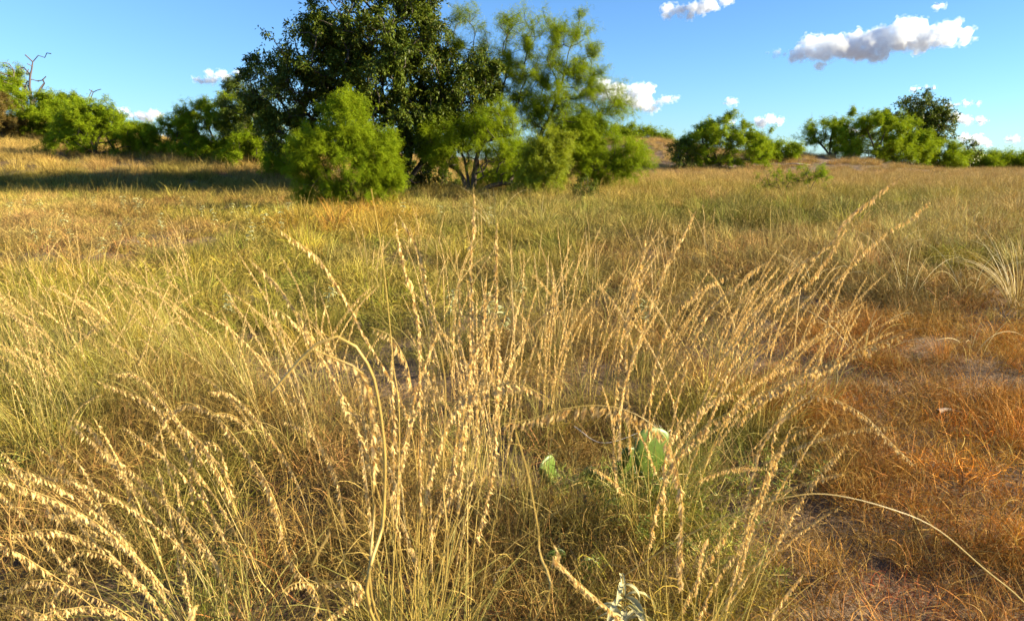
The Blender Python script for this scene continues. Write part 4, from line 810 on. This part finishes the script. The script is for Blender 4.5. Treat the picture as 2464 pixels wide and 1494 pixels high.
# ------------------------------------------------------------------ pale plants with folded hanging leaves
M_PALE = leafy('silvery_leaves', col=(.44, .43, .22), var=.3, shift=(.25, .26, .09), shift_amt=.3, trans=.25, rough=.7, spec=.15)
M_PALE2 = leafy('wilted_leaves', col=(.50, .45, .22), var=.25, shift=(.62, .58, .38), shift_amt=.35, trans=.25, rough=.6)
def long_leaf(L_, W, r, n=7, droop=2.2, t0=.6):
    """folded lance-shaped leaf, two strips meeting at a sunken midrib"""
    k = np.linspace(0, 1, n); th = t0+droop*k**.8; d = np.stack([np.sin(th), np.zeros(n), np.cos(th)], -1)*L_/(n-1); P = np.concatenate([[np.zeros(3)], np.cumsum(d[:-1], 0)])
    ww = W*np.sin(np.pi*np.clip(k*.92+.06, 0, 1))**.8; tw = r.normal(0, .5)*k+r.normal(0, .2); nrm = np.stack([-np.cos(th), 0*th, np.sin(th)], -1); sd_ = np.stack([0*k, np.ones(n), 0*k], -1)
    sd2 = sd_*np.cos(tw)[:, None]+nrm*np.sin(tw)[:, None]; up = nrm*np.cos(tw)[:, None]-sd_*np.sin(tw)[:, None]
    A_ = P+sd2*ww[:, None]*.5+up*ww[:, None]*.28; B_ = P-sd2*ww[:, None]*.5+up*ww[:, None]*.28
    V = np.stack([A_, P, B_], 1).reshape(-1, 3); i = np.arange(n-1)*3; F = np.concatenate([np.stack([i, i+1, i+4, i+3], -1), np.stack([i+1, i+2, i+5, i+4], -1)])
    return V, F, np.stack([k.repeat(3), np.full(3*n, r.random()), np.full(3*n, r.random())], -1)
def leafy_plant(label, base, height, n, L_, W, seed, parts, mat, group=None, name='silverleaf_plant', cat='plant', leanx=0):
    r = np.random.default_rng(seed); root = empty(name, base); tag(root, label, cat, group)
    path = spline([(0, 0, -.01), (leanx*.4+r.normal(0, .01), r.normal(0, .02), height*.5), (leanx, 0, height)], 9); v, f = tube(path, np.linspace(.0028, .0012, 9), 5); obj('stem', npmesh('stem', v, f, M_STEM, np.full((len(v), 3), (.5, .3, .8))), root)
    allp = []
    for k in range(n):
        u = r.uniform(.25, 1)**.8; q = path[int(u*8)]; a = k*2.4+r.normal(0, .3); v, f, c = long_leaf(L_*r.uniform(.6, 1.2), W*r.uniform(.7, 1.2), r, droop=r.uniform(1.6, 2.6), t0=r.uniform(.3, .9))
        ca, sa = math.cos(a), math.sin(a); Rm = np.array(((ca, -sa, 0), (sa, ca, 0), (0, 0, 1))); v = v@Rm.T+q
        if parts: obj('leaf', npmesh('leaf', v, f, mat, c, smooth_=True), root)
        else: allp.append((v, f, c))
    if allp: v, f, c = join(allp); obj('foliage', npmesh('foliage', v, f, mat, c, smooth_=True), root)
b_ = at(1500, 1600, 1.25); leafy_plant('pale wilted plant with long folded hanging leaves at the bottom edge', np.array((b_[0], 1.22, 0)), .245, 22, .085, .013, 1, True, M_PALE2, name='wilted_plant', leanx=-.015)
b_ = at(1600, 1650, 1.15); leafy_plant('smaller wilted plant with curled pale leaves, right of the bigger one at the bottom edge', np.array((b_[0], 1.12, 0)), .2, 12, .085, .015, 2, True, M_PALE2, name='wilted_plant')
SIL = [(170, 600, 'pale drooping plant on the bare soil, left of the bushy pale one'), (250, 625, 'bushy pale plant with hanging leaves left of the dark stone'), (285, 575, 'pale upright plant just behind the dark stone'), (345, 610, 'pale plant just right of the dark stone'),
 (90, 600, 'small pale plant at the left side of the bare soil'), (130, 600, 'smallest pale plant on the bare soil'), (1255, 740, 'silvery plant amid the seed stalks in the middle of the photo'), (1210, 830, 'silvery curly plant just below the middle one'), (1085, 780, 'silvery plant left of the middle one'), (1175, 790, 'silvery plant among hanging seed spikes'), (1550, 810, 'silvery plant right of the centre between leaning stalks'), (800, 770, 'lone silvery plant in green grass left of centre'), (555, 790, 'slim silvery plant in the grass above the straw arch')]
for k, (x, y, lb) in enumerate(SIL): g0 = gp_(x, y); leafy_plant(lb, g0, .26 if x < 400 else .24, 26, .06, .012, 30+k, False, M_PALE)
r_ = np.random.default_rng(77)
for k, (x, y) in enumerate([(30, 520), (60, 500), (100, 510), (160, 545), (330, 505), (390, 560), (560, 520), (600, 530), (640, 560), (490, 520), (520, 545), (700, 520), (610, 590), (680, 550), (440, 500), (300, 500), (340, 500), (230, 500), (1120, 520), (1180, 540), (1060, 530), (970, 520)]):
    leafy_plant('pale drooping plant, one of many scattered along the edge of the tree shadow', gp_(x, y+18), .38, 24, .075, .016, 200+k, False, M_PALE, group='pale plants scattered along the edge of the tree shadow')

# fine green weeds round the cactus
M_WEED = leafy('olive_weed_leaves', col=(.15, .19, .03), var=.5, shift=(.34, .30, .06), shift_amt=.4, trans=.25)
for k, (x, y, lb, w_, n) in enumerate([(1560, 1330, 'fine-leaved green weed below the sunlit cactus pad', .16, 900), (1660, 1270, 'fine-leaved green weed right of the cactus', .13, 600), (1840, 1230, 'small bright green weed under the two pinkish seed stalks', .12, 450), (1460, 1260, 'green weed in front of the middle of the cactus', .12, 500), (1720, 1400, 'straggly green weed near the bottom right of the wilted plant', .10, 350), (30, 1170, 'bright green weed at the left edge', .07, 200), (470, 730, 'small leafy green plant in the grass left of centre', .12, 300)]):
    r = np.random.default_rng(600+k); g0 = gp_(x, y); root = empty('green_weed', g0); tag(root, lb, 'weed'); 
    pts = g0+np.stack([r.normal(0, w_*.6, 40), r.normal(0, w_*.4, 40), r.uniform(.04, w_*1.5, 40)], -1); n = int(n*.55); P, par, ends = skeleton(g0, [[g0+np.array((0, 0, w_*.7))]], pts, .03, r=r)
    obj('stem', branch_mesh('stem', P-g0, par, ends, .0035, .0007, M_STEM, ex=2), root); kk = r.integers(0, len(P), n*3); C = P[kk]-g0+r.normal(0, .006, (n*3, 3)); Dd = r.normal(0, 1, (n*3, 3))+np.array((0, 0, .5))
    v, f, c = leaf_quads(C, Dd, r.normal(0, 1, (n*3, 3)), r.uniform(.012, .026, n*3), r.uniform(.0018, .0035, n*3), r); obj('foliage', npmesh('foliage', v, f, M_WEED, c), root)

# ------------------------------------------------------------------ arching pale straws on the right
M_STRAW = leafy('bleached_straw', col=(.62, .50, .24), var=.25, shift=(.5, .33, .12), shift_amt=.3, trans=.2)
for k, (x, y, lb, n, h) in enumerate([(2450, 740, 'big pale straw tussock with arching blades at the right edge', 70, .8), (2330, 720, 'loose arching straws left of the big pale tussock', 14, .6), (2180, 730, 'few bleached straws bowed over rust-red grass', 10, .6), (2080, 860, 'flattened pale straws radiating over the red thatch', 16, .45), (1960, 700, 'thin pale straws behind the very long seed stalk', 16, .55), (2330, 870, 'upright forked straw in the rust-red grass at right', 7, .45), (2140, 640, 'arching straws in the middle of the right-hand grass', 14, .6), (1190, 560, 'tall arching pale straws right behind the central stalks', 16, .95), (1300, 560, 'arching pale straws below the yellow-green bush', 12, .8)]):
    r = np.random.default_rng(700+k); g0 = gp_(x, y); root = empty('straw_tussock', g0); tag(root, lb, 'grass clump'); a = r.uniform(0, 6.28, n); P = np.stack([.05*np.cos(a), .05*np.sin(a), 0*a], -1)
    v, f, c, _ = ribbons(P, a, r.uniform(.1, .7, n), r.uniform(.6, 1.9, n), r.uniform(.6, 1.1, n)*h, .0045*np.ones(n), 10, curl=r.normal(0, .3, n), r=r); tag(obj('blades', npmesh('blades', v, f, M_STRAW, c), root), kind='stuff')

# ------------------------------------------------------------------ stone and dead wood
def rock(label, x, y, w_, seed, sc_=(1, .7, .38)):
    r = np.random.default_rng(seed); g0 = gp_(x, y); bmx = bpy.data.meshes.new('q'); import bmesh
    bm = bmesh.new(); bmesh.ops.create_icosphere(bm, subdivisions=3, radius=1); bm.to_mesh(bmx); bm.free()
    V = np.array([v.co[:] for v in bmx.vertices]); F = np.array([p.vertices[:] for p in bmx.polygons]); d = np.array([mnoise.fractal(Vector(v*1.3)+Vector((seed, 0, 0)), 1, 2, 4) for v in V]); V = V*(1+.35*d[:, None])*np.array(sc_)*w_/2
    V[:, 2] = np.sign(V[:, 2])*np.abs(V[:, 2])**.9; o = obj('stone', npmesh('stone', V, F, bark('stone_%d' % seed, (.07, .05, .035), (.2, .15, .11), 12)), loc=g0+np.array((0, 0, w_*.08))); tag(o, label, 'stone')
rock('dark flat stone lying on the bare soil at left', 312, 600, .34, 3)
M_GREY = bark('bleached_wood', (.30, .25, .22), (.5, .44, .38), 30)
def twig(label, pts, rad, mat=None, name='dead_twig', fl=1):
    p0 = ground(*pts[0][:2]); W = [ground(x, y)+np.array((0, 0, z)) for x, y, z in pts]; v, f = tube(spline(W, 14)-p0, np.linspace(rad, rad*.4, 14), 6)
    tag(obj(name, npmesh(name, v, f, mat or M_GREY, np.full((len(v), 3), .5), smooth_=True), loc=p0), label, 'dead wood')
twig('curled strip of grey-brown dead wood on the red thatch at right', [(2250, 1030, .07), (2280, 1010, .045), (2330, 1012, .02), (2350, 1030, .01)], .011, bark('dead_bark', (.10, .07, .05), (.3, .22, .16), 30), 'dead_branch')
twig('bleached twig lying beside the cactus', [(1380, 1100, .12), (1450, 1130, .1), (1560, 1120, .14)], .0022)
twig('white bent twig near the bottom centre', [(1185, 1440, .01), (1195, 1420, .05), (1230, 1400, .05)], .004)
twig('bleached branch on the bare slope left of the right-hand row', [(1890, 398, .1), (1915, 402, .25), (1950, 400, .1)], .05)
twig('short bleached branch in front of the big round bush', [(1700, 402, .1), (1730, 405, .3), (1760, 403, .1)], .04)
twig('dark fallen limb in the shade under the big dark tree', [(640, 478, .05), (680, 470, .12), (740, 474, .06)], .05, M_BARK_D)
